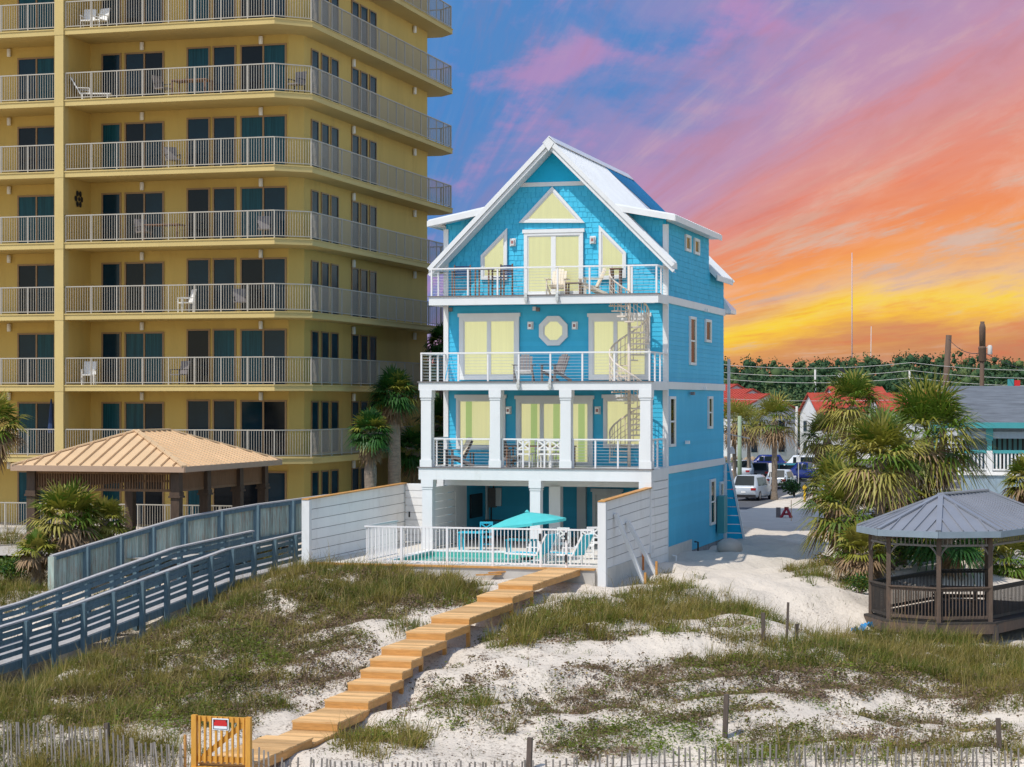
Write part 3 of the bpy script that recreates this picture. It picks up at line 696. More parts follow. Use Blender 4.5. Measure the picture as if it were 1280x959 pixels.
# wall lamps
for i, (px, py) in enumerate(((641, 303), (741, 300), (663, 407), (718.5, 407), (635.5, 513), (747, 513))):
    x, z = q2(px, py); l = MB(); l.box(x - .11, YF - .01, z - .14, x + .11, YF + .05, z + .14); o = l.build('wall_lamp', W, house)
    MB().box(x - .07, YF - .1, z - .12, x + .07, YF - .012, z + .1).build('shade', STEEL, o)
    MB().box(x - .045, YF - .106, z - .06, x + .045, YF - .1, z + .05).build('bulb_cover', M('lamp_amber_%d' % i, (.32, .14, .13), .3), o)
for px, py in ((668, 386), (563.5, 387), (672.5, 387)):
    x, z = q2(px, py); MB().box(x - .06, YF - .04, z - .07, x + .06, YF + .05, z + .07).build('sensor', W if px == 668 else GREYC, house)
# ground floor rear door with its glass, and the lamp above it
dx0, dz1 = atY(741, 614, 77.25).x, atY(741, 614, 77.25).z
f = MB(); f.ring(rect((dx0, Z0), (dx0 + 1.15, dz1)), rect((dx0 + .13, Z0 + .01), (dx0 + 1.02, dz1 - .13)), 'y', 77.16, 77.28); f.box(dx0 + .13, 77.2, Z0, dx0 + 1.02, 77.27, dz1 - .13); f.box(dx0 - .06, 77.13, dz1 - .02, dx0 + 1.21, 77.28, dz1 + .1)
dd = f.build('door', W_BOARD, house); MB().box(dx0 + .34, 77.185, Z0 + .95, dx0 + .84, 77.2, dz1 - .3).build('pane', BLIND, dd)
MB().box(dx0 + .2, 77.12, Z0 + 1.0, dx0 + .24, 77.2, Z0 + 1.04).build('handle', STEEL, dd)
lm = MB(); lm.lathe([(.03, 0), (.05, -.05), (.17, -.16), (.17, -.18)], (dx0 + .58, 77.0, dz1 + .42), 12); lm.tube([(dx0 + .58, 77.27, dz1 + .36), (dx0 + .58, 77.14, dz1 + .46), (dx0 + .58, 77.0, dz1 + .42)], .018); lm.build('barn_lamp', GREYC, house)
# louvred white screen along the left of the court ceiling area
sc = MB()
for i in range(8): sc.box(X0 + .3, YF - 2.6, Z0 + .02 + i * .27, X0 + .36, YF + 1.6, Z0 + .02 + i * .27 + .255)
for y in (YF - 2.6, YF - .6, YF + 1.5): sc.box(X0 + .22, y, Z0, X0 + .3, y + .09, 4.1)
sc.box(X0 + .3, YF + .25, Z0, X0 + .37, YF + 1.62, 4.09); sc.build('side_screen', W_BOARD, house)
# meter boxes on the rear wall
for px, wd, hh in ((612, .28, .75), (620, .22, .7)):
    p = atY(px, 610, 77.2); MB().box(p.x, 77.1, p.z - hh, p.x + wd, 77.27, p.z).build('electric_box', GREYC if wd > .25 else W_BOARD, house)
cd = MB(); p = atY(614, 630, 77.2); cd.tube([(p.x, 77.2, Z0 + .1), (p.x, 77.2, p.z)], .03); cd.tube([(p.x + .1, 77.2, 4.0), (p.x + .1, 77.2, p.z + .6)], .03); cd.build('conduit', DARK, house)
# spiral stair
SX, SY, SR = -15.9, 71.74, .72
st = MB()
st.tube([(SX, SY, Z1), (SX, SY, Z3 + 1.0)], .06, 10)
pole = st.build('stair_pole', STAIRM, house, True)
N_T = 32; a0 = R(200)
hp, hb = [], MB()
for i in range(N_T):
    z = Z1 + (Z3 - Z1) * (i + 1) / N_T; a = a0 - R(24) * i; b_ = a - R(27)
    t = MB(); pin, pout = [], []
    for k in range(4):
        q = a + (b_ - a) * k / 3; pout.append((SX + SR * math.cos(q), SY + SR * math.sin(q))); pin.append((SX + .07 * math.cos(q), SY + .07 * math.sin(q)))
    t.prism(pout + pin[::-1], 'z', z - .05, z); t.build('tread', STAIRM, house)
    for k in (0, 1):
        q = a + (b_ - a) * k / 2; cx, cy = SX + (SR - .02) * math.cos(q), SY + (SR - .02) * math.sin(q)
        zz = z + (Z3 - Z1) / N_T * k / 2
        if zz + .95 < Z3 + 1.0: hb.tube([(cx, cy, z - .02), (cx, cy, zz + .92)], .016, 4)
        hp.append((cx, cy, zz + .93))
hb.build('stair_baluster', STAIRM, house)
hr = MB(); hr.tube(hp, .032, 6)
for d in (.3, .5, .7): hr.tube([(p[0], p[1], p[2] - d) for p in hp], .014, 4)
hr.build('stair_handrail', STAIRM, house)
# screen and sloping handrail of the rear stair, past the far corner
sc_ = MB()
for k in range(9):
    za, zb = Z0 - .55 + k * .36, Z0 - .55 + k * .36 + .33; wa = lambda z: .16 + .62 * (4.5 - z) / 3.2
    sc_.hexa([(X1 - .05, YB + .1, za), (X1 + wa(za), YB + .1, za), (X1 + wa(za), YB + .15, za), (X1 - .05, YB + .15, za), (X1 - .05, YB + .1, zb), (X1 + wa(zb), YB + .1, zb), (X1 + wa(zb), YB + .15, zb), (X1 - .05, YB + .15, zb)])
sc_.build('stair_screen', BLUE_P, house)
MB().bar((X1 + .18, YB + .08, 4.6), (X1 + .86, YB + .08, 1.2), .08, .1, up=(0, 1, 0)).build('stair_handrail', W, house)
MB().box(X1 - .02, YB + .02, Z0 - .5, X1 + .08, YB + .09, Z1 - .27).build('stair_post', W_BOARD, house)
# things fixed along the foot of the side wall
p = atX(898, 640, X1); MB().box(X1 + .02, p.y - .4, Z0 - .1, X1 + .3, p.y + .4, Z0 + 1.4).build('utility_cabinet', TEALP, house)
fo = MB(); fo.box(X1 - .16, YF + .2, .6, X1 - .045, YB, Z0 - .43); fo.build('foundation', M('rough_concrete', (.22, .22, .23), .9, .3, 2.5, bump=.03, bscale=7), house)
for y, h in ((YF + .9, .32), (YF + 5.2, .35)): MB().tube([(X1 + .14, y, gh(X1 + .2, y) - .1), (X1 + .14, y, gh(X1 + .2, y) + h), (X1 + .0, y, gh(X1 + .2, y) + h + .02)], .035, 8).build('drain_pipe', W_BOARD if h < .33 else DARK, house)
for px, py, pl in ((856.5, 553, 0), (878, 485.5, 0), (881, 388, 0), (863, 492, 1)):
    p = atX(px, py, X1); MB().box(X1 + .02, p.y - .12, p.z - .06, X1 + .16, p.y + .12, p.z + .06).build('side_vent', W_BOARD if not pl else GREYC, house)

# ---------------------------------------------------------------- the pool court in front of the house
XL, YP = -24.6, 62.85
MBc = MB()
PX0, PX1_, PY0, PY1 = -22.2, -17.7, 63.9, 68.6
for a in ((XL, YP, PX0, 77.3), (PX1_, YP, X1, 77.3), (PX0, YP, PX1_, PY0), (PX0, PY1, PX1_, 77.3)): MBc.box(a[0], a[1], 1.2, a[2], a[3], Z0)
props(MBc.build('pool_deck', COURT), kind='structure')
pool = thing('swimming_pool', 'small green swimming pool behind the white picket railing', 'pool', ((PX0 + PX1_) / 2, 66.2, 1.2))
pb = MB(); pb.box(PX0, PY0, .6, PX1_, PY1, .7)
for a in ((PX0 - .02, PY0, PX0 + .05, PY1), (PX1_ - .05, PY0, PX1_ + .02, PY1), (PX0, PY0 - .02, PX1_, PY0 + .05), (PX0, PY1 - .05, PX1_, PY1 + .02)): pb.box(a[0], a[1], .7, a[2], a[3], Z0 - .01)
pb.build('basin', M('pool_plaster', (.10, .42, .36), .5, .06), pool)
pb = MB(); pb.ring(rect((PX0 - .3, PY0 - .3), (PX1_ + .3, PY1 + .3)), rect((PX0 + .02, PY0 + .02), (PX1_ - .02, PY1 - .02)), 'z', Z0 + .004, Z0 + .05); pb.build('coping', W_BOARD, pool)
WAT = M('pool_water', (.015, .36, .29), .06, .15, 1.5, bump=.012, bscale=3, spec=.5)
MB().poly([(PX0, PY0, Z0 - .1), (PX1_, PY0, Z0 - .1), (PX1_, PY1, Z0 - .1), (PX0, PY1, Z0 - .1)]).build('water', WAT, pool)
# front retaining wall and the rail on it
rw = MB(); rw.box(XL + .1, YP - .12, .7, X1 - .3, YP + .0, Z0 - .04); o = rw.build('retaining_wall', CONC); props(o, 'low pale concrete wall under the white pool railing', 'wall')
rw = MB(); rw.box(XL + .1, YP - .17, Z0 - .038, X1 - .3, YP + .1, Z0 + .012); c_ = rw.build('cap', WOODS, o)
pf = thing('pool_fence', 'white metal picket railing with two gates along the front of the pool', 'railing', (-19, YP + .1, Z0))
yb = YP + .12; xs0, xs1 = -22.66, X1 - .42
r = MB(); zt = Z0 + 1.2
for p, q in (((xs0, yb), (xs1, yb)), ((xs0, yb), (xs0, yb + 3.2))):
    r.bar((*p, zt), (*q, zt), .06, .05); r.bar((*p, Z0 + .1), (*q, Z0 + .1), .04, .035)
    n = int((Vector(q) - Vector(p)).length / .118)
    for i in range(1, n): v = Vector(p).lerp(Vector(q), i / n); r.box(v.x - .011, v.y - .011, Z0 + .1, v.x + .011, v.y + .011, zt)
r.build('pickets', W_RAIL, pf)
for px in (502, 559, 616, 676, 708): 
    x = atY(px, 690, yb).x; MB().box(x - .035, yb - .035, Z0, x + .035, yb + .035, zt + .03).build('post', W_RAIL, pf)
for px, z in ((675.5, Z0 + .95), (708, Z0 + 1.0), (708, Z0 + .3)):
    x = atY(px, 690, yb).x; MB().box(x - .03, yb - .09, z - .12, x + .03, yb - .036, z + .12).build('latch', DARK, pf)
# white board walls either side of the court
def board_wall(name, x, y0, y1, z0, zt0, zt1, label, cap=True, gap=.02, n=9):
    o = thing(name, label, 'wall', (x, (y0 + y1) / 2, z0)); b_ = MB()
    for i in range(n):
        f0, f1 = i / n, (i + 1) / n
        def zz(f, y): zt = zt0 + (zt1 - zt0) * (y - y0) / (y1 - y0); return z0 + (zt - z0) * f
        a = [(x - .03, y0, zz(f0, y0) + gap), (x + .03, y0, zz(f0, y0) + gap), (x + .03, y1, zz(f0, y1) + gap), (x - .03, y1, zz(f0, y1) + gap)]
        t = [(x - .03, y0, zz(f1, y0)), (x + .03, y0, zz(f1, y0)), (x + .03, y1, zz(f1, y1)), (x - .03, y1, zz(f1, y1))]
        b_.hexa(a + t)
    b_.build('boards', W_BOARD, o)
    bk_ = MB(); bk_.hexa([(x - .008, y0, z0), (x + .008, y0, z0), (x + .008, y1, z0), (x - .008, y1, z0), (x - .008, y0, zt0 - .01), (x + .008, y0, zt0 - .01), (x + .008, y1, zt1 - .01), (x - .008, y1, zt1 - .01)]); bk_.build('backing', GREYC, o)
    p = MB(); p.box(x - .13, y0 - .2, z0 - .5, x + .13, y0 + .03, zt0 + .01); p.build('end_post', W, o)
    if cap: c = MB(); c.hexa([(x - .12, y0 - .22, zt0 + .012), (x + .12, y0 - .22, zt0 + .012), (x + .12, y1, zt1 + .012), (x - .12, y1, zt1 + .012), (x - .12, y0 - .22, zt0 + .05), (x + .12, y0 - .22, zt0 + .05), (x + .12, y1, zt1 + .05), (x - .12, y1, zt1 + .05)]); c.build('cap', WOODS, o)
    return o
rwl = board_wall('board_wall', X1 - .06, YP, Y1 + .02, 1.0, 4.04, 4.18, 'tall white plank wall with wooden cap and slanting braces right of the pool', n=10)
for px, py, px2, py2 in ((768, 642, 789, 724), (783, 652, 803, 722)):
    a = atX(px, py, X1); e = atX(px2, py2, X1 + .75); g = gh(e.x, e.y)
    MB().bar((X1 + .04, a.y, a.z), (X1 + 1.0, a.y + .25, gh(X1 + 1, a.y) - .1), .11, .2, up=(0, 1, 0)).build('brace', W, rwl)
    MB().box(X1 + .93, a.y + .12, gh(X1 + 1, a.y) - .4, X1 + 1.0, a.y + .2, gh(X1 + 1, a.y) + .45).build('stake', WOODS, rwl)
up = MB()
for i in range(11): up.box(X1 - .05, Y1 + .03, 1.2 + i * .29, X1 + .02, YF - .02, 1.2 + i * .29 + .272)
up.box(X1 - .08, Y1 + .03, 1.0, X1 - .055, YF - .02, 4.4); up.build('board_screen', W_BOARD, house)
lwl = board_wall('board_wall', XL, YP, YF, 1.0, 3.98, 4.12, 'long white plank wall with wooden cap left of the pool', n=9)
gt = thing('garden_gate', 'white plank gate with black hinges beside the house corner', 'gate', ((XL - 23.1) / 2, YF, Z0))
g = MB()
for i in range(8): g.box(XL + .06, YF - .06, Z0 + .05 + i * .27, -23.25, YF, Z0 + .05 + i * .27 + .255)
g.build('leaf', W_BOARD, gt); MB().box(XL + .1, YF, Z0 + .05, -23.3, YF + .03, Z0 + 2.15).build('backing', W_BOARD, gt)
for z in (Z0 + .4, Z0 + 1.9): MB().box(-23.75, YF - .09, z, -23.25, YF - .06, z + .07).build('hinge', DARK, gt)
MB().box(-23.3, YF - .1, Z0 - .2, -23.05, YF + .08, Z0 + 2.35).build('post', W, gt)
MB().box(XL + .2, YF - .1, Z0 + .95, XL + .25, YF - .06, Z0 + 1.15).build('handle', DARK, gt)
# ---------------------------------------------------------------- condo tower
CF, CSX = 78.2, -30.85                        # balcony front plane, balcony side plane
WF, WSX, WB = 80.6, -31.9, 97.7               # wall front, wall side, wall back
CL = -62.0
ST, FZ = 2.98, 10.84
NTOP = 19
condo = thing('condo_tower', 'tall yellow stucco condominium tower with long railed balconies', 'building', (-45, 88, 1.8))
zt = FZ + ST * NTOP + 1.2
m = MB(); m.prism([(CL, WF), (WSX - .5, WF), (WSX, WF + .5), (WSX, WB), (CL, WB)], 'z', -.5, zt); m.build('wall', CONDO, condo)
def plan(d=0): return [(CL, CF - d), (-32.05, CF - d), (CSX + d, CF + 1.15), (CSX + d, WB + .85), (CSX - .8, WB + 1.6 + d), (CL, WB + 1.6 + d)]
for k in range(-2, NTOP + 1):
    z = FZ + ST * k; s = MB(); s.prism(plan(), 'z', z - .26, z)
    s.prism(plan(.035), 'z', z - .05, z - .012); s.build('balcony_slab', CONDO_E, condo)
xcol0, xcol1 = atY(69, 300, CF).x, atY(80, 300, CF).x
c = MB()
for k in range(-3, NTOP + 1):
    z0 = FZ + ST * k if k > -3 else 1.5
    c.box(xcol0, CF - .06, z0, xcol1, CF + .4, min(FZ + ST * (k + 1) - .262, zt))
    if k > -3: c.box(xcol0 - .01, CF - .075, z0 - .27, xcol1 + .01, CF + .4, z0 - .001)
c.build('column', CONDO_E, condo)
c = MB()
for k in range(-3, NTOP): z0 = FZ + ST * k; c.box(xcol1 - .25, CF + .4, z0 + .001, xcol1 - .01, WF, z0 + ST - .261)
c.build('partition', CONDO, condo)
# windows: each one frame + panes, built once per kind and copied floor by floor
PANES = []
def cwin(x0, x1, z0, h, split, y=WF):
    f = MB(); o = rect((x0 - .07, z0), (x1 + .07, z0 + h + .07)); i = rect((x0, z0 + .03), (x1, z0 + h)); f.ring(o, i, 'y', y - .05, y + .02)
    if split: xm = (x0 + x1) / 2; f.box(xm - .035, y - .04, z0 + .03, xm + .035, y + .01, z0 + h)
    w_ = f.build('window', BRONZE, condo); g = MB()
    xm = (x0 + x1) / 2
    for a, b_, d in (((x0, xm - .035, .0), (xm + .035, x1, .012)) if split else ((x0, x1, 0),)): g.mi = 1 - g.mi if split else 0; g.poly([(a, y - .015 + d, z0 + .03), (b_, y - .015 + d, z0 + .03), (b_, y - .015 + d, z0 + h), (a, y - .015 + d, z0 + h)])
    PANES.append(g.build('pane', [DGLASS, DGLASS3], w_)); return w_
def swin(y0, y1, z0, h, x=WSX):
    f = MB(); o = rect((y0 - .06, z0), (y1 + .06, z0 + h + .06)); i = rect((y0, z0 + .03), (y1, z0 + h)); f.ring(o, i, 'x', x - .02, x + .05)
    w_ = f.build('window', BRONZE, condo); g = MB(); g.poly([(x + .012, y0, z0 + .03), (x + .012, y1, z0 + .03), (x + .012, y1, z0 + h), (x + .012, y0, z0 + h)]); g.build('pane', SGLASS, w_); return w_
protos = []
xw = lambda px: atY(px, 300, WF).x
for a, b_, sp, h in ((129, 150, 0, 2.2), (158, 203.5, 1, 2.2), (235.5, 261, 0, 2.3), (268, 293.5, 0, 2.3), (302.5, 356.5, 1, 2.28), (24, 68, 1, 2.2)): protos.append(cwin(xw(a), xw(b_), FZ, h, sp))
yw = lambda px: atX(px, 300, WSX).y
for a, b_ in ((389, 397), (401.5, 409.8), (413.5, 421.8), (439.4, 447.3), (450.4, 458.3), (461.7, 469.3)): protos.append(swin(yw(a), yw(b_), FZ + .1, 2.15))
def lamp(x, y, z): return MB().lathe([(.07, 0), (.09, .02), (.09, .32), (.07, .34)], (x, y, z), 10).build('wall_lamp', W_BOARD, condo, True)
for px in (178.5, 327, 12.5): protos.append(lamp(xw(px), WF - .09, FZ + 2.34))
for px in (439.5, 516): y = yw(px); protos.append(lamp(WSX + .1, y, FZ + 2.3))
for k in range(-3, 7):
    if k == 0: continue
    for p in protos:
        c = p.copy(); COL.objects.link(c); c.parent = condo; c.location = (0, 0, ST * k)
        for g in KIDS.get(p.name, []):
            d = g.copy(); COL.objects.link(d); d.parent = c
            if g in PANES and rnd.random() < .7:
                d.data = g.data.copy(); ms = rnd.choice([(DGLASS2, DGLASS), (DGLASS2, DGLASS2), (DGLASS3, DGLASS), (DGLASS, DGLASS2), (DGLASS2, DGLASS3)])
                for i_, m_ in enumerate(ms): d.data.materials[i_] = m_
# a few drawn curtains and one bright blue pane seen behind the glass
# railings
def pickets(r, p, q, z, h=1.12, step=.112, every=1.22, first=0):
    p, q = Vector(p), Vector(q); ln_ = (q - p).length; n = max(1, round(ln_ / step))
    r.bar((p.x, p.y, z + h), (q.x, q.y, z + h), .05, .045); r.bar((p.x, p.y, z + .09), (q.x, q.y, z + .09), .035, .035)
    for i in range(first, n + 1): v = p.lerp(q, i / n); r.bar((v.x, v.y, z + .09), (v.x, v.y, z + h), .016, .016)
    k = max(1, round(ln_ / every))
    for i in range(first, k + 1): v = p.lerp(q, i / k); r.bar((v.x, v.y, z - .01), (v.x, v.y, z + h + .002), .045, .045)
ri = .07
def rail_right(k):
    z = FZ + ST * k; r = MB(); pl = [(xcol1 + .05, CF + ri), (-32.08, CF + ri), (CSX - ri, CF + 1.18), (CSX - ri, WB + .82), (CSX - .83, WB + 1.6 - ri), (-36, WB + 1.6 - ri)]
    for i, (a, b_) in enumerate(zip(pl[:-1], pl[1:])): pickets(r, a, b_, z, first=1 if i else 0)
    return r.build('railing', CRAIL, condo)
def rail_left(k): r = MB(); pickets(r, (-52, CF + ri), (xcol0 - .05, CF + ri), FZ + ST * k); return r.build('railing', CRAIL, condo)
ra, rb = rail_right(0), rail_left(0)
for k in list(range(-2, 0)) + list(range(1, 7)):
    for o in (ra, rb): c = o.copy(); COL.objects.link(c); c.parent = condo; c.location = (0, 0, ST * k)
gr = MB(); pickets(gr, (-52, CF - 1.2), (-31.5, CF - 1.2), 1.85); o = gr.build('patio_railing', CRAIL); props(o, 'long white picket railing round the ground floor patio of the yellow tower', 'railing')

# balcony furniture (built in pieces, then copied)
def patio_chair(name, label, m1, m2):
    t = thing(name, label, 'chair')
    MB().box(-.26, -.26, .40, .26, .26, .45).build('seat', m1, t)
    b_ = MB(); b_.hexa([(-.26, .22, .45), (.26, .22, .45), (.26, .27, .45), (-.26, .27, .45), (-.26, .36, 1.0), (.26, .36, 1.0), (.26, .4, 1.0), (-.26, .4, 1.0)]); b_.build('backrest', m1, t)
    for x in (-.25, .25):
        for y in (-.24, .24): MB().box(x - .02, y - .02, 0, x + .02, y + .02, .4).build('leg', m2, t)
        a = MB(); a.box(x - .025, -.28, .62, x + .025, .26, .65); a.box(x - .018, -.26, .45, x + .018, -.22, .62); a.build('armrest', m2, t)
    return t
def table(name, label, w_, d_, h, mt, group=None):
    t = thing(name, label, 'table', group=group)
    MB().box(-w_ / 2, -d_ / 2, h - .04, w_ / 2, d_ / 2, h).build('tabletop', mt, t)
    for x in (-w_ / 2 + .06, w_ / 2 - .06):
        for y in (-d_ / 2 + .06, d_ / 2 - .06): MB().box(x - .025, y - .025, 0, x + .025, y + .025, h - .04).build('leg', mt, t)
    return t
cy = CF + .9
pc = patio_chair('patio_chair', 'dark patio chair behind the fourth long railing from the top, beside the corner slider', GREYC, DARK)
pw = patio_chair('patio_chair', 'pale patio chair on the topmost visible balcony, the left of two', W_BOARD, W_BOARD)
pt = table('patio_table', 'brown patio table behind the second long railing from the top', 1.6, .8, .72, BRNW)
bx = lambda px: atY(px, 300, cy).x
pc.location = (bx(330), cy, FZ + ST); pc.rotation_euler.z = .4
pw.location = (bx(110), cy, FZ + ST * 4); pw.rotation_euler.z = .2
pt.location = (bx(240), cy, FZ + ST * 3)
dup(pw, (bx(124), cy, FZ + ST * 4), -.3, 'pale patio chair on the topmost visible balcony, the right of two')
dup(pc, (bx(204), cy, FZ + ST * 3), 1.2, 'dark patio chair left of the brown table behind the second long railing')
dup(pc, (bx(366), cy + .4, FZ + ST * 3), -.2, 'dark patio chair at the chamfered corner behind the second long railing')
dup(pc, (bx(180), cy, FZ + ST), .9, 'dark patio chair behind the fourth long railing from the top, left of the brown table')
dup(pt, (bx(205), cy, FZ + ST), 0, 'brown patio table behind the fourth long railing from the top')
dup(pw, (bx(232), cy, FZ), -.8, 'pale patio chair behind the fifth long railing from the top, near the narrow windows')
dup(pc, (bx(300), cy, FZ), .5, 'dark patio chair behind the fifth long railing from the top, near the corner slider')
dup(pw, (bx(111), cy, FZ - ST), .3, 'pale patio chair behind the sixth long railing from the top, near the yellow column')
dup(pc, (bx(224), cy, FZ - ST), -.4, 'dark patio chair behind the sixth long railing from the top, before the narrow windows')
dup(pc, (bx(216), cy, FZ + ST * 2), .7, 'dark patio chair behind the third long railing from the top, before the blank wall')
def lounge(name, label, loc, rz, m1, m2, group=None):
    t = thing(name, label, 'lounger', group=group)
    s = MB(); s.box(-.3, -.95, .30, .3, .25, .345); s.build('seat', m1, t)
    s = MB(); s.hexa([(-.3, .25, .3), (.3, .25, .3), (.3, .29, .3), (-.3, .29, .3), (-.3, .62, .98), (.3, .62, .98), (.3, .66, .97), (-.3, .66, .97)]); s.build('backrest', m1, t)
    f = MB()
    for x in (-.32, .32): f.bar((x, -.98, .32), (x, .3, .32), .04, .06); f.bar((x, .28, .32), (x, .68, 1.0), .04, .05); f.bar((x, -.1, .55), (x, .42, .56), .04, .03); f.bar((x, -.1, .33), (x, -.1, .55), .03, .03)
    f.bar((-.32, -.97, .32), (.32, -.97, .32), .05, .04); f.build('frame', m2, t)
    for x in (-.31, .31):
        for y in (-.85, .2): MB().box(x - .025, y - .025, 0, x + .025, y + .025, .3).build('leg', m2, t)
    t.location = loc; t.rotation_euler.z = rz; return t
lounge('sun_lounger', 'grey sun lounger on the balcony beside the yellow column, second railing from the top', (bx(110), cy, FZ + ST * 3), 1.9, GREYC, W_BOARD)
# the dark flower-shaped wall ornament on the partition
fl = MB()
for i in range(6): a = i * math.pi / 3; fl.lathe([(.02, 0), (.13, .03), (.02, .06)], (0, .26 * math.cos(a), .26 * math.sin(a)), 8, 'x')
fl.lathe([(.02, 0), (.1, .04), (.02, .08)], (0, 0, 0), 8, 'x')
o = fl.build('wall_ornament', DARK, loc=(0, 0, 0)); props(o, 'dark flower shaped ornament on the yellow partition wall of a balcony', 'ornament')
p = atX(98, 249, xcol1 - .01); o.location = (xcol1 - .01, p.y, p.z)
# folded navy patio umbrella on the lowest left balcony
pu = thing('patio_umbrella', 'folded navy umbrella on the lowest railed balcony beside the yellow column', 'umbrella', (atY(64, 500, cy).x, cy, FZ - 2 * ST))
b0 = pu.location
MB().tube([(b0.x, b0.y, b0.z), (b0.x, b0.y, b0.z + 2.4)], .02, 6).build('pole', DARK, pu)
MB().lathe([(.03, b0.z + 2.38), (.07, b0.z + 2.0), (.15, b0.z + 1.1), (.12, b0.z + .95)], (b0.x, b0.y, 0), 8).build('canopy', NAVY, pu)

# ---------------------------------------------------------------- tan roofed pavilion
PXL, PXR, PYF, PYB, PZE, PZR = -37.1, -30.4, 66.0, 74.9, 4.9, 6.1
pav = thing('pavilion', 'open pavilion with tan standing seam hip roof and dark posts', 'pavilion', (-33.75, 70.4, 1.8))
pxc = (PXL + PXR) / 2; a = (pxc, PYF + 3.1); b_ = (pxc, PYB - 3.1)
r = MB()
P = lambda x, y, z: (x, y, z)
c4 = [(PXL, PYF), (PXR, PYF), (PXR, PYB), (PXL, PYB)]
for pts in ([P(*c4[0], PZE), P(*c4[1], PZE), P(*a, PZR)], [P(*c4[1], PZE), P(*c4[2], PZE), P(*b_, PZR), P(*a, PZR)], [P(*c4[2], PZE), P(*c4[3], PZE), P(*b_, PZR)], [P(*c4[3], PZE), P(*c4[0], PZE), P(*a, PZR), P(*b_, PZR)]): r.poly(pts)
r.poly([P(*c, PZE - .17) for c in c4]); r.build('roof', TANMETAL, pav)
r = MB()
n = 15
for i in range(1, n):
    x = PXL + (PXR - PXL) * i / n; f = 1 - abs(x - pxc) / (PXR - pxc)
    for y, s in ((PYF, 1), (PYB, -1)): r.bar((x, y, PZE + .035), (x, y + s * 3.1 * f, PZE + .035 + (PZR - PZE) * f), .022, .09)
n = 20
for i in range(1, n):
    y = PYF + (PYB - PYF) * i / n; f = min(1, (y - PYF) / 3.1, (PYB - y) / 3.1)
    for x, s in ((PXR, -1), (PXL, 1)): r.bar((x, y, PZE + .02), (x + s * (PXR - pxc) * f, y, PZE + .02 + (PZR - PZE) * f), .03, .05)
r.bar((*a, PZR + .02), (*b_, PZR + .02), .26, .06)
for c, e in ((c4[0], a), (c4[1], a), (c4[2], b_), (c4[3], b_)): r.bar((*c, PZE + .03), (*e, PZR + .03), .2, .05)
r.build('seam', TANMETAL, pav)
r = MB()
for p, q in zip(c4, c4[1:] + c4[:1]): r.bar((*p, PZE - .09), (*q, PZE - .09), .06, .2)
r.build('fascia', M('tan_fascia', (.42, .28, .19), .5, .06), pav)
I = .55
ps = [(PXL + I, PYF + I), (PXR - I, PYF + I), (PXR - I, PYB - I), (PXL + I, PYB - I)]
v = MB()
for p, q in zip(ps, ps[1:] + ps[:1]):
    p, q = Vector(p), Vector(q); n = int((q - p).length / .1)
    for i in range(n): w_ = p.lerp(q, (i + .5) / n); v.bar((w_.x, w_.y, PZE - .85), (w_.x, w_.y, PZE - .18), .075, .03)
    v.bar((p.x, p.y, PZE - .85), (q.x, q.y, PZE - .85), .05, .09); v.bar((p.x, p.y, PZE - .22), (q.x, q.y, PZE - .22), .08, .14)
v.build('slat_valance', SLATW, pav)
pts = ps + [(PXR - I, (PYF * 2 + PYB) / 3), (PXR - I, (PYF + PYB * 2) / 3), (PXL + I, (PYF + PYB) / 2)]
for x, y in pts:
    q = MB(); q.box(x - .16, y - .16, 1.3, x + .16, y + .16, PZE - .19); q.box(x - .22, y - .22, PZE - 1.1, x + .22, y + .22, PZE - 1.03); q.box(x - .19, y - .19, PZE - 1.03, x + .19, y + .19, PZE - .9); q.build('post', DKWOOD, pav)
sheet('patio', -60, 64, -28.6, WF + .3, 1.86, CONC)

# ---------------------------------------------------------------- boardwalk and the privacy fence beside it
bwp = [(-31.4, 45.5, -1.0), (-30.1, 50.0, -.46), (-29.0, 55.0, .10), (-28.0, 58.1, .70), (-27.3, 62.4, 1.28), (-26.4, 66.9, 1.58), (-25.9, 72.5, 1.72)]   # right edge, deck height
WID = 1.95
def perp(i):
    p = Vector(bwp[max(0, i - 1)][:2]); q = Vector(bwp[min(len(bwp) - 1, i + 1)][:2]); d = (q - p).normalized(); return Vector((-d.y, d.x))
edge_r = [Vector(p) for p in bwp]; edge_l = [Vector(p) + Vector((*(perp(i) * WID), 0)) for i, p in enumerate(bwp)]
bw = thing('boardwalk', 'weathered blue grey timber boardwalk with rails climbing past the white plank wall', 'boardwalk', tuple(edge_r[2]))
d = MB()
for i in range(len(bwp) - 1):
    n = int((edge_r[i + 1] - edge_r[i]).length / .15)
    for k in range(n):
        a0_, a1_ = edge_r[i].lerp(edge_r[i + 1], k / n), edge_r[i].lerp(edge_r[i + 1], (k + .93) / n); b0_, b1_ = edge_l[i].lerp(edge_l[i + 1], k / n), edge_l[i].lerp(edge_l[i + 1], (k + .93) / n)
        dn = Vector((0, 0, -.04)); d.hexa([a0_ + dn, a1_ + dn, b1_ + dn, b0_ + dn, a0_, a1_, b1_, b0_])
d.build('deck_boards', BOARDT, bw)
d = MB()
for e in (edge_r, edge_l):
    for p, q in zip(e[:-1], e[1:]): d.bar(p + Vector((0, 0, -.16)), q + Vector((0, 0, -.16)), .05, .24)
d.build('joist', BOARDW, bw)
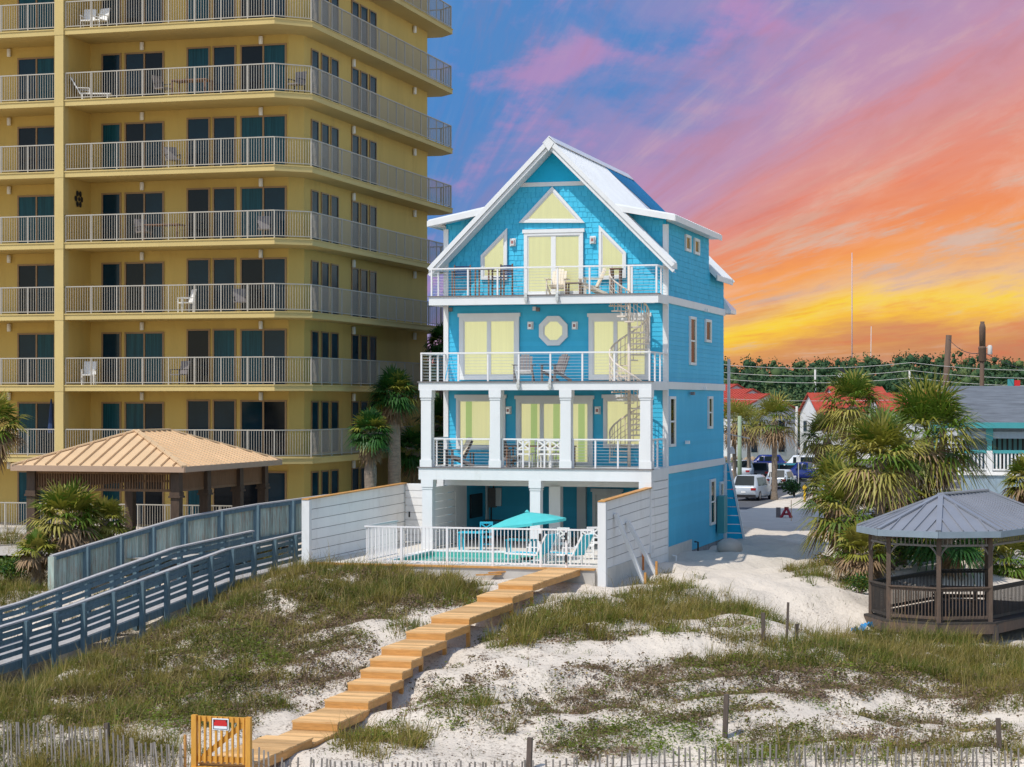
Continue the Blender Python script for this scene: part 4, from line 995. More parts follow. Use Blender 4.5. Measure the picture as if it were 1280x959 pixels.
def walk_rail(e, i0, i1, side):
    rl, tp = MB(), MB()
    for p, q in zip(e[i0:i1], e[i0 + 1:i1 + 1]):
        for z, h in ((.2, .13), (.4, .13), (.6, .13), (.8, .13), (.97, .09)): rl.bar(p + Vector((side * .04, 0, z)), q + Vector((side * .04, 0, z)), .035, h)
        tp.bar(p + Vector((side * .02, 0, 1.07)), q + Vector((side * .02, 0, 1.07)), .17, .045)
    rl.build('rail', BOARDW, bw); tp.build('handrail', BOARDT, bw)
    L_ = 0; nxt = .3
    for p, q in zip(e[i0:i1], e[i0 + 1:i1 + 1]):
        ln_ = (q - p).length
        while nxt < L_ + ln_:
            v = p.lerp(q, (nxt - L_) / ln_); x = v.x + side * .12; g = gh(x, v.y) - .3
            MB().box(x - .075, v.y - .075, min(g, v.z - .4), x + .075, v.y + .075, v.z + 1.05).build('post', BOARDW, bw); nxt += 1.25
        L_ += ln_
walk_rail(edge_r, 0, 6, 1); walk_rail(edge_l, 0, 5, -1)
pfp = [(-33.0, 61.3, .85), (-30.55, 66.2, 1.9), (-29.0, 69.0, 2.22), (-27.4, 71.8, 2.45), (-26.3, 77.6, 2.5)]
fe = thing('privacy_fence', 'weathered teal board fence with dark posts behind the boardwalk', 'fence', pfp[1])
fb, fr, ft, = MB(), MB(), MB()
HF = 1.25; seg = 0
for p, q in zip(pfp[:-1], pfp[1:]):
    p, q = Vector(p), Vector(q); ln_ = (q - p).length; n = int(ln_ / .15)
    for i in range(n):
        v0, v1 = p.lerp(q, (i + .03) / n), p.lerp(q, (i + .97) / n); o_ = Vector((0, 0, -.15)); t_ = Vector((0, 0, HF - .05)); th_ = Vector((-.012, .012, 0)) * rnd.uniform(.6, 1.6)
        fb.hexa([v0 + o_, v1 + o_, v1 + o_ + th_, v0 + o_ + th_, v0 + t_, v1 + t_, v1 + t_ + th_, v0 + t_ + th_])
    off = Vector((.05, -.04, 0))
    for z in (.0, HF - .1): fr.bar(p + off + Vector((0, 0, z)), q + off + Vector((0, 0, z)), .05, .13)
    ft.bar(p + off * .3 + Vector((0, 0, HF)), q + off * .3 + Vector((0, 0, HF)), .2, .05)
    k = max(1, round(ln_ / 1.35))
    for i in range(k):
        v = p.lerp(q, i / k) + off
        MB().box(v.x - .11, v.y - .06, gh(v.x, v.y) - .3, v.x + .11, v.y + .1, v.z + HF - .02).build('post', BOARDW if seg or i else FENCEP, fe)
    seg += 1
fb.build('boards', FENCEP, fe); fr.build('rail', BOARDW, fe); ft.build('cap', BOARDT, fe)

# ---------------------------------------------------------------- timber steps down the dune
px_steps = [(730.3, 1.95), (745.3, 1.80), (771.7, 1.63), (790.5, 1.46), (810.4, 1.28), (824.8, 1.10), (838.8, .92), (854.5, .74), (875.6, .56), (902, .38)]
walk = thing('dune_steps', 'new pine boardwalk of broad shallow steps running down the sand to the gate', 'steps', (-16, 50, 1))
XWc, HW = -15.97, .51
back = YP - .18; ends = []
for i, (py, z) in enumerate(px_steps):
    t = (CZ - z) * F / (py - HY); X = XWc
    Yf = (t + X * SN) / CS
    ends.append((Yf, back, z)); back = Yf
ends += [(39.75, back, .18), (36.45, 39.7, .29)]
for i, (yf, ybk, z) in enumerate(ends):
    q = MB(); q.mi = 0; n = max(2, round((ybk - yf) / .145))
    for k in range(n):
        a_, b2 = yf + (ybk + .1 - yf) * k / n, yf + (ybk + .1 - yf) * (k + .93) / n; jz = rnd.uniform(-.004, .004); jx = rnd.uniform(-.008, .008)
        q.box(XWc - HW - .015 + jx, a_, z - .038 + jz, XWc + HW + .015 + jx, b2, z + jz)
    q.mi = 1
    q.box(XWc - HW, yf + .002, z - .19, XWc + HW, yf + .042, z - .039)
    for s in (-1, 1): q.box(XWc + s * HW, yf + .044, z - .2, XWc + s * (HW - .04), ybk + .05, z - .039)
    q.build('step', [WOOD, WOODS], walk)
    for s in (-1, 1):
        for y in (yf + .25,):
            x = XWc + s * (HW - .1); MB().box(x - .045, y - .045, gh(x, y) - .3, x + .045, y + .045, z - .04).build('post', WOODS, walk)
gy_ = 36.3; gz0 = .22
gate = thing('picket_gate', 'yellow pine picket gate with red sign at the foot of the steps', 'gate', (XWc - .02, gy_, gz0 - .2))
gx0, gx1 = atY(240.5, 920, gy_).x, atY(314, 920, gy_).x
for x in (gx0 + .045, gx1 - .05): MB().box(x - .05, gy_ - .05, gz0 - .7, x + .05, gy_ + .05, 1.22).build('post', GATEW, gate)
g = MB(); g.box(gx0 + .1, gy_ + .02, gz0 + .12, gx1 - .1, gy_ + .06, gz0 + .22); g.box(gx0 + .1, gy_ + .02, 1.1, gx1 - .1, gy_ + .06, 1.2); g.bar((gx0 + .2, gy_ + .045, gz0 + .2), (gx1 - .12, gy_ + .045, 1.12), .03, .1); g.build('rail', GATEW, gate)
g = MB()
n = 9
for i in range(n): x = gx0 + .15 + (gx1 - gx0 - .3) * i / (n - 1); g.box(x - .02, gy_ - .022, gz0 + .1, x + .02, gy_ + .018, 1.2)
g.build('pickets', GATEW, gate)
p0, p1 = atY(266, 897.5, gy_), atY(286.5, 913, gy_)
SIGNW = M('sign_white', (.78, .80, .82), .4, .03)
s = MB(); s.mi = 0; s.box(p0.x, gy_ - .032, p1.z, p1.x, gy_ - .024, p0.z); s.mi = 1
w_, h_ = p1.x - p0.x, p0.z - p1.z
s.box(p0.x + w_ * .09, gy_ - .036, p1.z + h_ * .36, p1.x - w_ * .08, gy_ - .0325, p0.z - h_ * .12)
s.mi = 2; s.ring(rect((p0.x + w_ * .07, p1.z + h_ * .08), (p1.x - w_ * .06, p0.z - h_ * .09)), rect((p0.x + w_ * .1, p1.z + h_ * .12), (p1.x - w_ * .09, p0.z - h_ * .13)), 'y', gy_ - .038, gy_ - .0325)
for fx_ in (.13, .84): s.box(p0.x + w_ * fx_, gy_ - .04, p0.z - h_ * .3, p0.x + w_ * (fx_ + .05), gy_ - .0365, p0.z - h_ * .16)
s.build('sign', [SIGNW, RED, DARK], gate)
MB().box(gx0 + .0, gy_ - .1, gz0 - .2, gx1, gy_ + .1, gz0 + .02).build('sill', GATEW, gate)
MB().box(gx0 - .17, gy_ - .03, -.6, gx0 - .13, gy_ + .02, .83).build('side_stake', WOODS, gate)

# sand fences of thin pickets and wire
def sand_fence(label, pts, step, amp):
    n_tot = 0; b_ = MB(); wires = [[], []]
    o = thing('sand_fence', label, 'fence', pts[0])
    for p, q in zip(pts[:-1], pts[1:]):
        p, q = Vector(p), Vector(q); n = int((q - p).length / step)
        for i in range(n):
            if rnd.random() < .04: continue
            v = p.lerp(q, (i + rnd.uniform(-.15, .15)) / n); jz = rnd.uniform(-.03, .03) - (.12 if rnd.random() < .05 else 0); lean = Vector((rnd.gauss(0, .03), rnd.gauss(0, .03), 0)) + amp
            top = Vector((v.x, v.y, v.z + jz)); bot = Vector((v.x, v.y, gh(v.x, v.y) - .15)); top += lean
            b_.bar(bot, top, .033, .012, up=(0, 1, 0))
        for w_, f in zip(wires, (.25, .7)): w_ += [p - Vector((0, .012, f * 1.0)), q - Vector((0, .012, f * 1.0))]
    b_.build('pickets', GREYT, o)
    w = MB()
    for q in wires: w.tube(q, .004, 4)
    w.build('wire', DARK, o); return o
lf = [(0, 903, 42.5), (60, 905, 41.8), (125, 911, 41), (180, 928, 40), (236, 931, 39.2)]
lf = [(-60, 905, 43)] + lf
sand_fence('grey picket sand fence left of the pine gate', [tuple(atT(*a)) for a in lf], .115, Vector((-.05, 0, 0)))
rfp = [(316, 934, 38.9), (350, 946, 38.6), (450, 953, 38.0), (560, 953, 37.6), (700, 950, 37.5), (800, 938, 37.6), (930, 931, 37.8), (1050, 932, 37.8), (1200, 936, 37.6), (1330, 937, 37.4)]
sand_fence('grey picket sand fence right of the pine gate', [tuple(atT(*a)) for a in rfp], .115, Vector((0, 0, 0)))
for px, yt, yb_, lab in ((905.5, 868, 922, 'leaning dark post standing alone in white sand above the picket fence'), (954.5, 766, 804, 'dark post in grass, left of three below the gazebo'), (983, 753, 800, 'thin tall dark post, middle of three near the gazebo'), (994.5, 780, 801, 'short dark post, right of three near the gazebo'),
                     (1250, 898, 938, 'dark post standing near the lower right corner by the picket fence'), (660.5, 922, 962, 'weathered post beside the low green plants in front of the steps'), (136, 904, 930, 'dark stub post behind the left picket fence'), (85, 925, 945, 'short grey post among the left fence pickets')):
    t = 44.0
    for _ in range(60):
        v = atT(px, yb_, t); e = v.z - gh(v.x, v.y); t += e * 4
    if not 37 < t < 75: t = 40
    v = atT(px, yb_, t); top = atT(px, yt, t); wd = .05 if px != 983 else .03
    o = MB().bar((v.x, v.y, gh(v.x, v.y) - .25), (top.x + rnd.uniform(-.05, .05), top.y, top.z), wd * 2, wd * 2, up=(0, 1, 0)).build('wood_post', BROWNPOST); props(o, lab, 'post')

# ---------------------------------------------------------------- gazebo
GC, GC2, GR = Vector((-4.57, 64.8)), Vector((-3.37, 68.1)), 2.12
def gplan(r): return [(GC.x + r * math.cos(R(a)), GC.y + r * math.sin(R(a))) for a in (-177.5, -132.5, -87.5, -42.5)] + [(GC2.x + r * math.cos(R(a)), GC2.y + r * math.sin(R(a))) for a in (2.5, 47.5, 92.5, 137.5)]
gz, ge, gt_ = .6, 3.32, 4.3
gaz = thing('gazebo', 'weathered timber gazebo with grey metal roof and picket rails on the dune', 'gazebo', (GC.x, GC.y + 2, .3))
pl = gplan(GR); eo = gplan(GR + .42)
r = MB(); na = len(eo)
for i in range(na):
    p, q = eo[i], eo[(i + 1) % na]; ap = lambda j: (GC if j < 4 else GC2)
    A_, B_ = ap(i), ap((i + 1) % na)
    r.poly([(*p, ge), (*q, ge), (*B_, gt_)] + ([(*A_, gt_)] if A_ != B_ else []))
r.build('roof', GAZR, gaz)
r = MB()
for i in range(na):
    p, q = Vector(eo[i]), Vector(eo[(i + 1) % na]); A_, B_ = (GC if i < 4 else GC2), (GC if (i + 1) % na < 4 else GC2)
    r.bar((*p, ge + .03), (*A_, gt_ + .03), .16, .05)
    ln_ = (q - p).length; n = max(2, round(ln_ / .42)); 
    for k in range(1, n):
        f = k / n; e = p.lerp(q, f)
        if A_ != B_: tgt = A_.lerp(B_, f); r.bar((*e, ge + .02), (*tgt, gt_ + .02), .03, .05)
        else:
            nrm = (A_ - (p + q) / 2); dist = nrm.length; g_ = 1 - abs(f - .5) * 2; r.bar((*e, ge + .02), (*(e + nrm * g_), ge + (gt_ - ge) * g_ + .02), .03, .05)
r.bar((*GC, gt_ + .04), (*GC2, gt_ + .04), .22, .05); r.build('seam', GAZR, gaz)
r = MB()
for i in range(na): r.bar((*eo[i], ge - .09), (*eo[(i + 1) % na], ge - .09), .05, .19)
r.build('fascia', M('gazebo_fascia', (.22, .27, .31), .6, .08), gaz)
r = MB(); r.prism([tuple(p) for p in gplan(GR + .38)], 'z', ge - .16, ge - .13); r.build('ceiling', GAZD, gaz)
fl = MB(); fl.prism(gplan(GR + .22), 'z', gz - .05, gz)
fl.build('floor', GAZD, gaz)
sk = MB(); q2_ = gplan(GR + .2)
for i in range(na): sk.bar((*q2_[i], gz - .2), (*q2_[(i + 1) % na], gz - .2), .05, .29)
sk.build('skirt_board', GAZW, gaz)
for i, p in enumerate(pl):
    MB().box(p[0] - .065, p[1] - .065, gz, p[0] + .065, p[1] + .065, ge - .1).build('post', GAZW, gaz)
    x, y = q2_[i]; MB().box(x - .09, y - .05, gh(x, y) - .4, x + .09, y + .13, gz - .1).build('footing_post', GAZD, gaz)
for i in range(na):
    p, q = Vector(pl[i]), Vector(pl[(i + 1) % na])
    if i == 5: continue                         # the entrance on the far right
    pk = MB(); n = int((q - p).length / .105)
    for k in range(1, n): v = p.lerp(q, k / n); pk.bar((v.x, v.y, gz + .12), (v.x, v.y, gz + 1.0), .055, .03)
    for z, h in ((gz + .13, .09), (gz + .95, .08)): pk.bar((*p, z), (*q, z), .04, h)
    pk.bar((*p, gz + 1.02), (*q, gz + 1.02), .15, .035)
    pk.build('picket_rail', GAZW if i in (1, 2) else GAZD, gaz)
    fz = MB(); n = int((q - p).length / .13)
    for k in range(1, n): v = p.lerp(q, k / n); fz.bar((v.x, v.y, ge - .42), (v.x, v.y, ge - .16), .045, .03)
    fz.bar((*p, ge - .44), (*q, ge - .44), .045, .06); fz.bar((*p, ge - .15), (*q, ge - .15), .06, .06)
    d_ = (q - p).normalized()
    for o_, s in ((p, 1), (q, -1)):
        pts = [(o_.x + s * d_.x * a_, o_.y + s * d_.y * a_, ge - .42 - (.4 * (1 - a_ / .4) ** 2)) for a_ in (.05, .15, .25, .4)]
        fz.tube(pts, .03, 4)
    fz.build('frieze', GREYT, gaz)
for px in (1085,):
    pass
bn = thing('picnic_table', 'grey timber table with benches inside the gazebo', 'table', (-4.2, 66.2, gz))
MB().box(-5.0, 65.8, gz + .72, -3.4, 66.6, gz + .77).build('tabletop', GAZW, bn)
for x in (-4.8, -3.6):
    MB().box(x - .05, 65.9, gz, x + .05, 66.0, gz + .72).build('leg', GAZW, bn); MB().box(x - .05, 66.4, gz, x + .05, 66.5, gz + .72).build('leg', GAZW, bn)
for y in (65.35, 66.85): b_ = MB(); b_.box(-5.0, y, gz + .42, -3.4, y + .28, gz + .46); b_.box(-4.8, y + .1, gz, -4.7, y + .18, gz + .42); b_.box(-3.7, y + .1, gz, -3.6, y + .18, gz + .42); b_.build('bench', GAZW, bn)

# ---------------------------------------------------------------- grey roofed teal neighbour on the right
NX0, NY = -7.3, 104.0
nb = thing('motel_block', 'low grey blue building with shingle roof, teal trim and white balcony rail', 'building', (2, 110, .4))
NX1 = 14
MB().box(NX0 + 1.0, NY + 1.8, 0, NX1, NY + 13, 6.0).build('wall', GREYSID, nb)
b_ = MB(); b_.box(NX0 + .95, NY, .0, NX1, NY + 1.8, 3.55)
for i in range(50): b_.box(NX0 + 1 + i * .4, NY - .02, .1, NX0 + 1.05 + i * .4, NY - .002, 3.5)
b_.build('lower_storey', GREYSID, nb)
MB().box(NX0 + .7, NY - .1, 3.55, NX1, NY + 1.85, 3.72).build('balcony_floor', W_BOARD, nb)
r = MB(); e0, e1 = 6.0, 7.85
r.hexa([(NX0 - .6, NY - .5, e0), (NX1, NY - .5, e0), (NX1, NY + 6.5, e1), (NX0 - .6, NY + 6.5, e1), (NX0 - .6, NY - .5, e0 + .12), (NX1, NY - .5, e0 + .12), (NX1, NY + 6.5, e1 + .12), (NX0 - .6, NY + 6.5, e1 + .12)])
r.hexa([(NX0 - .6, NY + 6.5, e1), (NX1, NY + 6.5, e1), (NX1, NY + 13.5, e0), (NX0 - .6, NY + 13.5, e0), (NX0 - .6, NY + 6.5, e1 + .12), (NX1, NY + 6.5, e1 + .12), (NX1, NY + 13.5, e0 + .12), (NX0 - .6, NY + 13.5, e0 + .12)])
r.build('roof', SHING, nb)
MB().box(NX0 - .6, NY - .56, 5.86, NX1, NY - .5, 6.14).build('fascia', TEALP, nb)
MB().box(NX0 + .8, NY - .02, 5.35, NX1, NY + .1, 5.68).build('lintel', GREYSID, nb)
for x in (atY(1237, 540, NY).x, atY(1237, 540, NY).x + 3.6, atY(1237, 540, NY).x - 2.6): q = MB(); q.box(x - .11, NY - .05, 4.75, x + .11, NY + .17, 5.85); q.box(x - .17, NY - .07, 5.25, x + .17, NY + .19, 5.85); q.build('column', TEALP, nb); MB().box(x - .14, NY - .06, 3.72, x + .14, NY + .18, 4.75).build('post', W, nb)
MB().box(NX0 + .8, NY - .03, 4.62, NX1, NY + .09, 4.78).build('handrail', TEALP, nb)
r = MB(); n = int((NX1 - NX0 - .8) / .18)
for i in range(n): x = NX0 + .85 + i * .18; r.box(x - .04, NY, 3.8, x + .04, NY + .06, 4.62)
r.box(NX0 + .8, NY - .02, 3.78, NX1, NY + .08, 3.86); r.build('balusters', W, nb)
for i, x in enumerate((-3.4, .4, 4.2)):
    f = MB().box(x - 1.6, NY + 1.72, 3.8, x + 1.6, NY + 1.8, 5.5).build('sliding_door', DARK, nb)
    q = MB()
    for k in range(12): q.box(x - 1.5 + k * .25, NY + 1.68, 3.85, x - 1.35 + k * .25, NY + 1.71, 5.45)
    q.build('blind', M('teal_blind_%d' % i, (.10, .26, .27), .6, .1), f)
# ---------------------------------------------------------------- palms
def frond(V, Fc, MI, o, az, el, lp, lb, mi, nl=17, droop=.5):
    d = Vector((math.cos(az) * math.cos(el), math.sin(az) * math.cos(el), math.sin(el)))
    side = d.cross(Vector((0, 0, 1))).normalized(); up = side.cross(d)
    def quad(pts):
        n = len(V); V.extend(pts); Fc.append((n, n + 1, n + 2, n + 3)); MI.append(mi)
    # petiole, bending down
    p0 = o; p1 = o + d * lp * .5 + Vector((0, 0, -.04 * droop)); p2 = o + d * lp + Vector((0, 0, -.18 * droop * lp))
    for a, b in ((p0, p1), (p1, p2)): quad([a - side * .02, a + side * .02, b + side * .015, b - side * .015])
    d2 = (p2 - p1).normalized(); up2 = side.cross(d2)
    for k in range(nl):
        a = (k / (nl - 1) - .5) * R(205); ln = lb * (1 - .3 * (abs(a) / R(102)) ** 2) * rnd.uniform(.82, 1.08)
        ld = d2 * math.cos(a) + side * math.sin(a) + up2 * (.25 * math.cos(a) + rnd.uniform(-.12, .12)); ld.normalize()
        ws = ld.cross(up2).normalized() * (.041 * rnd.uniform(.8, 1.2))
        st = p2 - d2 * lb * .12; q1 = st + ld * ln * .55; q2 = st + ld * ln + Vector((0, 0, -droop * ln * rnd.uniform(.22, .6)))
        quad([st - ws * .5, st + ws * .5, q1 + ws, q1 - ws]); quad([q1 - ws, q1 + ws, q2 + ws * .12, q2 - ws * .12])
def palm(X, Y, z0, zc, rad, label, n=34, dry=.10, deep=0, lean=(0, 0), tr=.17, group=None, skirt=14, name='palm_tree', cat='palm tree', nl=17):
    t = thing(name, label, cat, (X, Y, z0), group=group)
    c = Vector((X + lean[0], Y + lean[1], zc))
    if zc - z0 > .8:
        tk = MB(); N_ = 14; pts, rs = [], []
        for i in range(N_ + 1):
            f = i / N_; pts.append((X + lean[0] * f * f, Y + lean[1] * f * f, z0 - .3 + (zc - z0 + .25) * f)); rs.append(tr * (1.12 - .2 * f) * rnd.uniform(.93, 1.07) + (.06 if f > .88 else 0) + (.05 if f < .08 else 0))
        tk.tube(pts, rs, 9); tk.build('trunk', PALMT, t, True)
    V, Fc, MI = [], [], []
    n = int(n * 1.5)
    for i in range(n):
        f = (i + .5) / n; el = R(82) - R(118) * f ** .85 + rnd.gauss(0, .1); az = i * 2.39996 + rnd.gauss(0, .25)
        r_ = rnd.random()
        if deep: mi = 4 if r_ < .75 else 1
        else: mi = 3 if f > .72 and r_ < dry * 3.2 else 0 if r_ < .52 - dry else 1 if r_ < .88 - dry else 2
        s = rad * 1.2 * rnd.uniform(.85, 1.1)
        frond(V, Fc, MI, c, az, el, s * .52, s * .55, mi, nl, .35 + .75 * f)
    np_mesh('crown', np.array([tuple(v) for v in V]), np.full(len(Fc), 4), np.array(Fc).ravel(), [G1, G2, G3, G4, GD], MI, t)
    if skirt:
        V, Fc, MI = [], [], []
        for i in range(skirt):
            frond(V, Fc, MI, c + Vector((0, 0, -.15 - rnd.uniform(0, .45))), i * 2.4 + rnd.gauss(0, .3), R(-40) - rnd.uniform(0, .7), rad * .34, rad * .5, 0, 11, .9)
        np_mesh('dead_fronds', np.array([tuple(v) for v in V]), np.full(len(Fc), 4), np.array(Fc).ravel(), [G4], None, t)
    return t
def place(px, pyc, t, zb=None): v = atT(px, pyc, t); return v.x, v.y, (gh(v.x, v.y) if zb is None else zb), v.z
def palm_at(px, pyc, t, rad, label, **k): x, y, z0, zc = place(px, pyc, t, k.pop('zb', None)); return palm(x, y, z0, zc, rad, label, **k)
palm_at(1100, 572, 71, 1.75, 'palm with bare pale trunk and straw tipped fronds just left of the gazebo', dry=.22, n=44, skirt=8)
palm_at(1160, 545, 78, 2.35, 'big bushy dark green palm between the grey roofed building and the gazebo', n=52, skirt=22)
palm_at(1066, 507, 96, 1.75, 'tall palm before the red roofs, with its crown against the woods', n=36)
palm_at(1034, 548, 112, 1.7, 'bushy palm with yellowish fronds left of the tall crown and over the parked cars', n=32, dry=.15)
palm_at(1060, 642, 76, 1.9, 'low trunkless palmetto spreading over the sand left of the gazebo', n=36, skirt=8, cat='palmetto', zb=1.0)
palm_at(1078, 690, 70, 1.15, 'small dark palmetto close against the left rail of the gazebo', n=26, skirt=8, dry=.3, cat='palmetto', zb=.8)
palm_at(1042, 612, 84, 1.5, 'low bushy palmetto at the edge of the shaded drive, under the yellowish palm', n=30, skirt=6, dry=.2, cat='palmetto')
palm_at(1128, 610, 77, 1.4, 'green palm low between the bare trunk and the big bushy palm', n=30, skirt=6, dry=.2)
palm_at(1284, 600, 82, 1.1, 'palm cut by the frame edge in front of the white balcony balusters', n=28)
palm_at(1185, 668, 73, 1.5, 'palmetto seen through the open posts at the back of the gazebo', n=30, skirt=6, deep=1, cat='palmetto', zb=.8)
palm_at(1262, 700, 75, 1.4, 'green palmetto behind the right hand posts of the gazebo', n=28, skirt=6, cat='palmetto', zb=.8)
palm_at(968, 525, 150, 2.1, 'lone palm with brown trunk on the sand mound beside the silver suv', n=34, dry=.2, tr=.2, zb=.0, skirt=18, nl=13)
palm_at(918, 528, 165, 2.2, 'palm beside the white pole at the right edge of the blue house', n=30, dry=.3, zb=0, nl=13)
palm_at(936, 530, 185, 2.0, 'slim palm behind the pale green pole, between the blue house and the lone palm', n=28, dry=.3, zb=0, nl=13)
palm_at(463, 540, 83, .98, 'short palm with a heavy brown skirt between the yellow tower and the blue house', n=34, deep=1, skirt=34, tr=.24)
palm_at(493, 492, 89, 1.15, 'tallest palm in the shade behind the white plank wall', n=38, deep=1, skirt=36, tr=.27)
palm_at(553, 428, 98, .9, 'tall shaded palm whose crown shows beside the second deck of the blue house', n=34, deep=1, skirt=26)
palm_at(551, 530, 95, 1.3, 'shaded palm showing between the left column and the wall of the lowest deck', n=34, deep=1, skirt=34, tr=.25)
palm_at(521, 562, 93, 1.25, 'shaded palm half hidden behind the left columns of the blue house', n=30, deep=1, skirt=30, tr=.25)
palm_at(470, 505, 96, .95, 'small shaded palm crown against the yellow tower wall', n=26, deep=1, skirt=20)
palm_at(-8, 532, 76, 1.3, 'palm whose fronds poke in at the left edge of the frame', n=30, dry=.3)
palm_at(84, 650, 70.4, 1.45, 'yellow green palmetto growing above the teal board fence', n=40, skirt=10, dry=.2, cat='palmetto', zb=1.5)
palm_at(133, 650, 71.4, .85, 'small palmetto right of the larger one by the teal board fence', n=26, skirt=8, dry=.2, cat='palmetto', zb=.9)
palm_at(46, 688, 69, .75, 'small ragged palmetto on the left of the larger one above the teal fence end', n=22, skirt=6, dry=.3, cat='palmetto', zb=.9)

# ---------------------------------------------------------------- leafy plants and trees
def leaf_cloud(cs, rs, n, size, seed=0, flat=.8):
    """leaf quads spread through overlapping lobes: centres cs, radii rs"""
    g = np.random.default_rng(abs(seed) + 5); cs = np.array(cs, float); rs = np.array(rs, float)
    w_ = rs ** 2; k = g.choice(len(cs), n, p=w_ / w_.sum())
    d = g.normal(size=(n, 3)); d /= np.linalg.norm(d, axis=1)[:, None]; rr = g.random(n) ** .45
    c = cs[k] + d * (rs[k] * rr)[:, None] * np.array([1, 1, flat]); c += g.normal(size=(n, 3)) * size * .5
    u = g.normal(size=(n, 3)); u /= np.linalg.norm(u, axis=1)[:, None]; v = np.cross(u, g.normal(size=(n, 3))); v /= np.linalg.norm(v, axis=1)[:, None]
    s = size * g.uniform(.6, 1.3, n)[:, None]
    q = np.stack([c - u * s * .5, c + v * s * .32, c + u * s * .5, c - v * s * .32], 1)
    return q.reshape(-1, 3), k
def bush(x, y, z, rx, h, label, mats, n, size, name='bush', cat='bush', group=None):
    t = thing(name, label, cat, (x, y, z), group=group); cs, rs = [], []
    for i in range(9): a = rnd.uniform(0, 6.28); r_ = rx * rnd.uniform(0, .7); cs.append((x + r_ * math.cos(a), y + r_ * math.sin(a), z + h * rnd.uniform(.3, .75))); rs.append(rx * rnd.uniform(.28, .5))
    q, k = leaf_cloud(cs, rs, n, size, int(x * 7 + y))
    np_mesh('foliage', q, np.full(n, 4), np.arange(4 * n), mats, rng.integers(0, len(mats), n), t)
    s = MB()
    for c in cs[:6]: s.tube([(x, y, z - .1), (x * .5 + c[0] * .5, y * .5 + c[1] * .5, z + h * .35), c], [.03, .02, .008], 4)
    s.build('stems', BROWNPOST, t); return t
def bush_at(px, py, t, rx, h, label, mats, n, size, **k): v = atT(px, py, t); return bush(v.x, v.y, gh(v.x, v.y) - .05, rx, h, label, mats, n, size, **k)
bush_at(162, 690, 71.9, 1.0, 1.5, 'rounded green shrub beside the palmetto in front of the pavilion', [T1, T6, G1], 1500, .1)
bush_at(118, 690, 70.8, .8, 1.5, 'bright yellow green bush between the two palmettos by the teal fence', [T6, T1, G2], 1200, .1)
bush_at(15, 690, 70, 1.1, 1.2, 'dense dark green hedge bush at the left edge before the patio rail', [G1, GD, G1], 1700, .09)
bush_at(192, 672, 72.6, .7, .9, 'small grey green shrub right of the round shrub by the teal fence', [T2, T1], 700, .08)
bush_at(993, 603, 152, 1.1, 2.0, 'dark shrub growing beside the white hatchback on the sand mound', [GD, F1], 600, .22)
bush_at(1074, 740, 68, .7, .9, 'low dark bush at the left foot of the gazebo', [GD, T1], 700, .09)
bush_at(1040, 700, 74, .8, .7, 'straggly shrub under the palmetto on the sand', [T2, T1, T4], 600, .09)
for px, py, t, rx, h, lab in ((1115, 716, 74, 1.5, 1.9, 'dark shrub behind the left posts of the gazebo'), (1150, 712, 76, 1.6, 2.1, 'dark leafy bush behind the front post of the gazebo'), (1205, 712, 77, 1.7, 2.2, 'broad dark bush seen through the middle of the gazebo'), (1262, 712, 78, 1.7, 2.0, 'dark bush behind the right bay of the gazebo'), (1090, 690, 79, 1.3, 1.8, 'dark undergrowth bush below the bare palm trunk')):
    bush_at(px, py, t, rx, h, lab, [GD, G1, F2], 2600, .13)
def tree(px, pytop, t, wd, label, mats, n=900, group='trees before the far woods', zb=0, sz=.5):
    v = atT(px, pytop, t); h = v.z - zb; x, y = v.x, v.y
    o = thing('tree', label, 'tree', (x, y, zb), group=group); cs, rs = [], []
    tr = MB(); tr.tube([(x, y, zb - .2), (x + .1, y, zb + h * .4), (x, y, zb + h * .7)], [h * .03, h * .022, h * .012], 7)
    for i in range(13):
        a = rnd.uniform(0, 6.28); q = rnd.uniform(.1, .85) * wd / 2; c = (x + q * math.cos(a), y + q * math.sin(a), zb + h * rnd.uniform(.42, .86) - q * .15); cs.append(c); rs.append(wd * rnd.uniform(.12, .22))
        if i < 6: tr.tube([(x, y, zb + h * .38), ((x + c[0]) / 2, (y + c[1]) / 2, (c[2] + zb + h * .42) / 2), c], [h * .012, h * .008, h * .004], 5)
    tr.build('trunk', POLEW, o)
    qd, k = leaf_cloud(cs, rs, n, sz, int(px))
    np_mesh('crown', qd, np.full(n, 4), np.arange(4 * n), mats, (k + rng.integers(0, 2, n)) % len(mats), o); return o
for i, (px, py, t, wd, lab, ms) in enumerate(((978, 476, 300, 13, 'broad light green tree right of the three stepped red roofs', [F3, F2]), (1012, 486, 310, 9, 'dark round tree left of the white gable end', [F1, F2]), (1125, 470, 330, 14, 'wide dark tree behind the red roofs, above the tall palm', [F1, F2]),
        (940, 480, 330, 10, 'dark tree rising behind the stepped red roofs', [F2, F1]), (1150, 482, 300, 8, 'round olive tree left of the slanting timber pole', [F2, F3]), (1045, 486, 340, 10, 'dark tree under the billboard', [F1, F2]), (1240, 484, 290, 8, 'low tree behind the ridge of the grey shingle roof', [F2, F3]), (918, 470, 360, 11, 'tall dark tree beside the edge of the blue house', [F1, F2]), (1205, 480, 320, 9, 'dark tree between the two timber poles', [F1, F2]))):
    tree(px, py, t, wd, lab, ms)
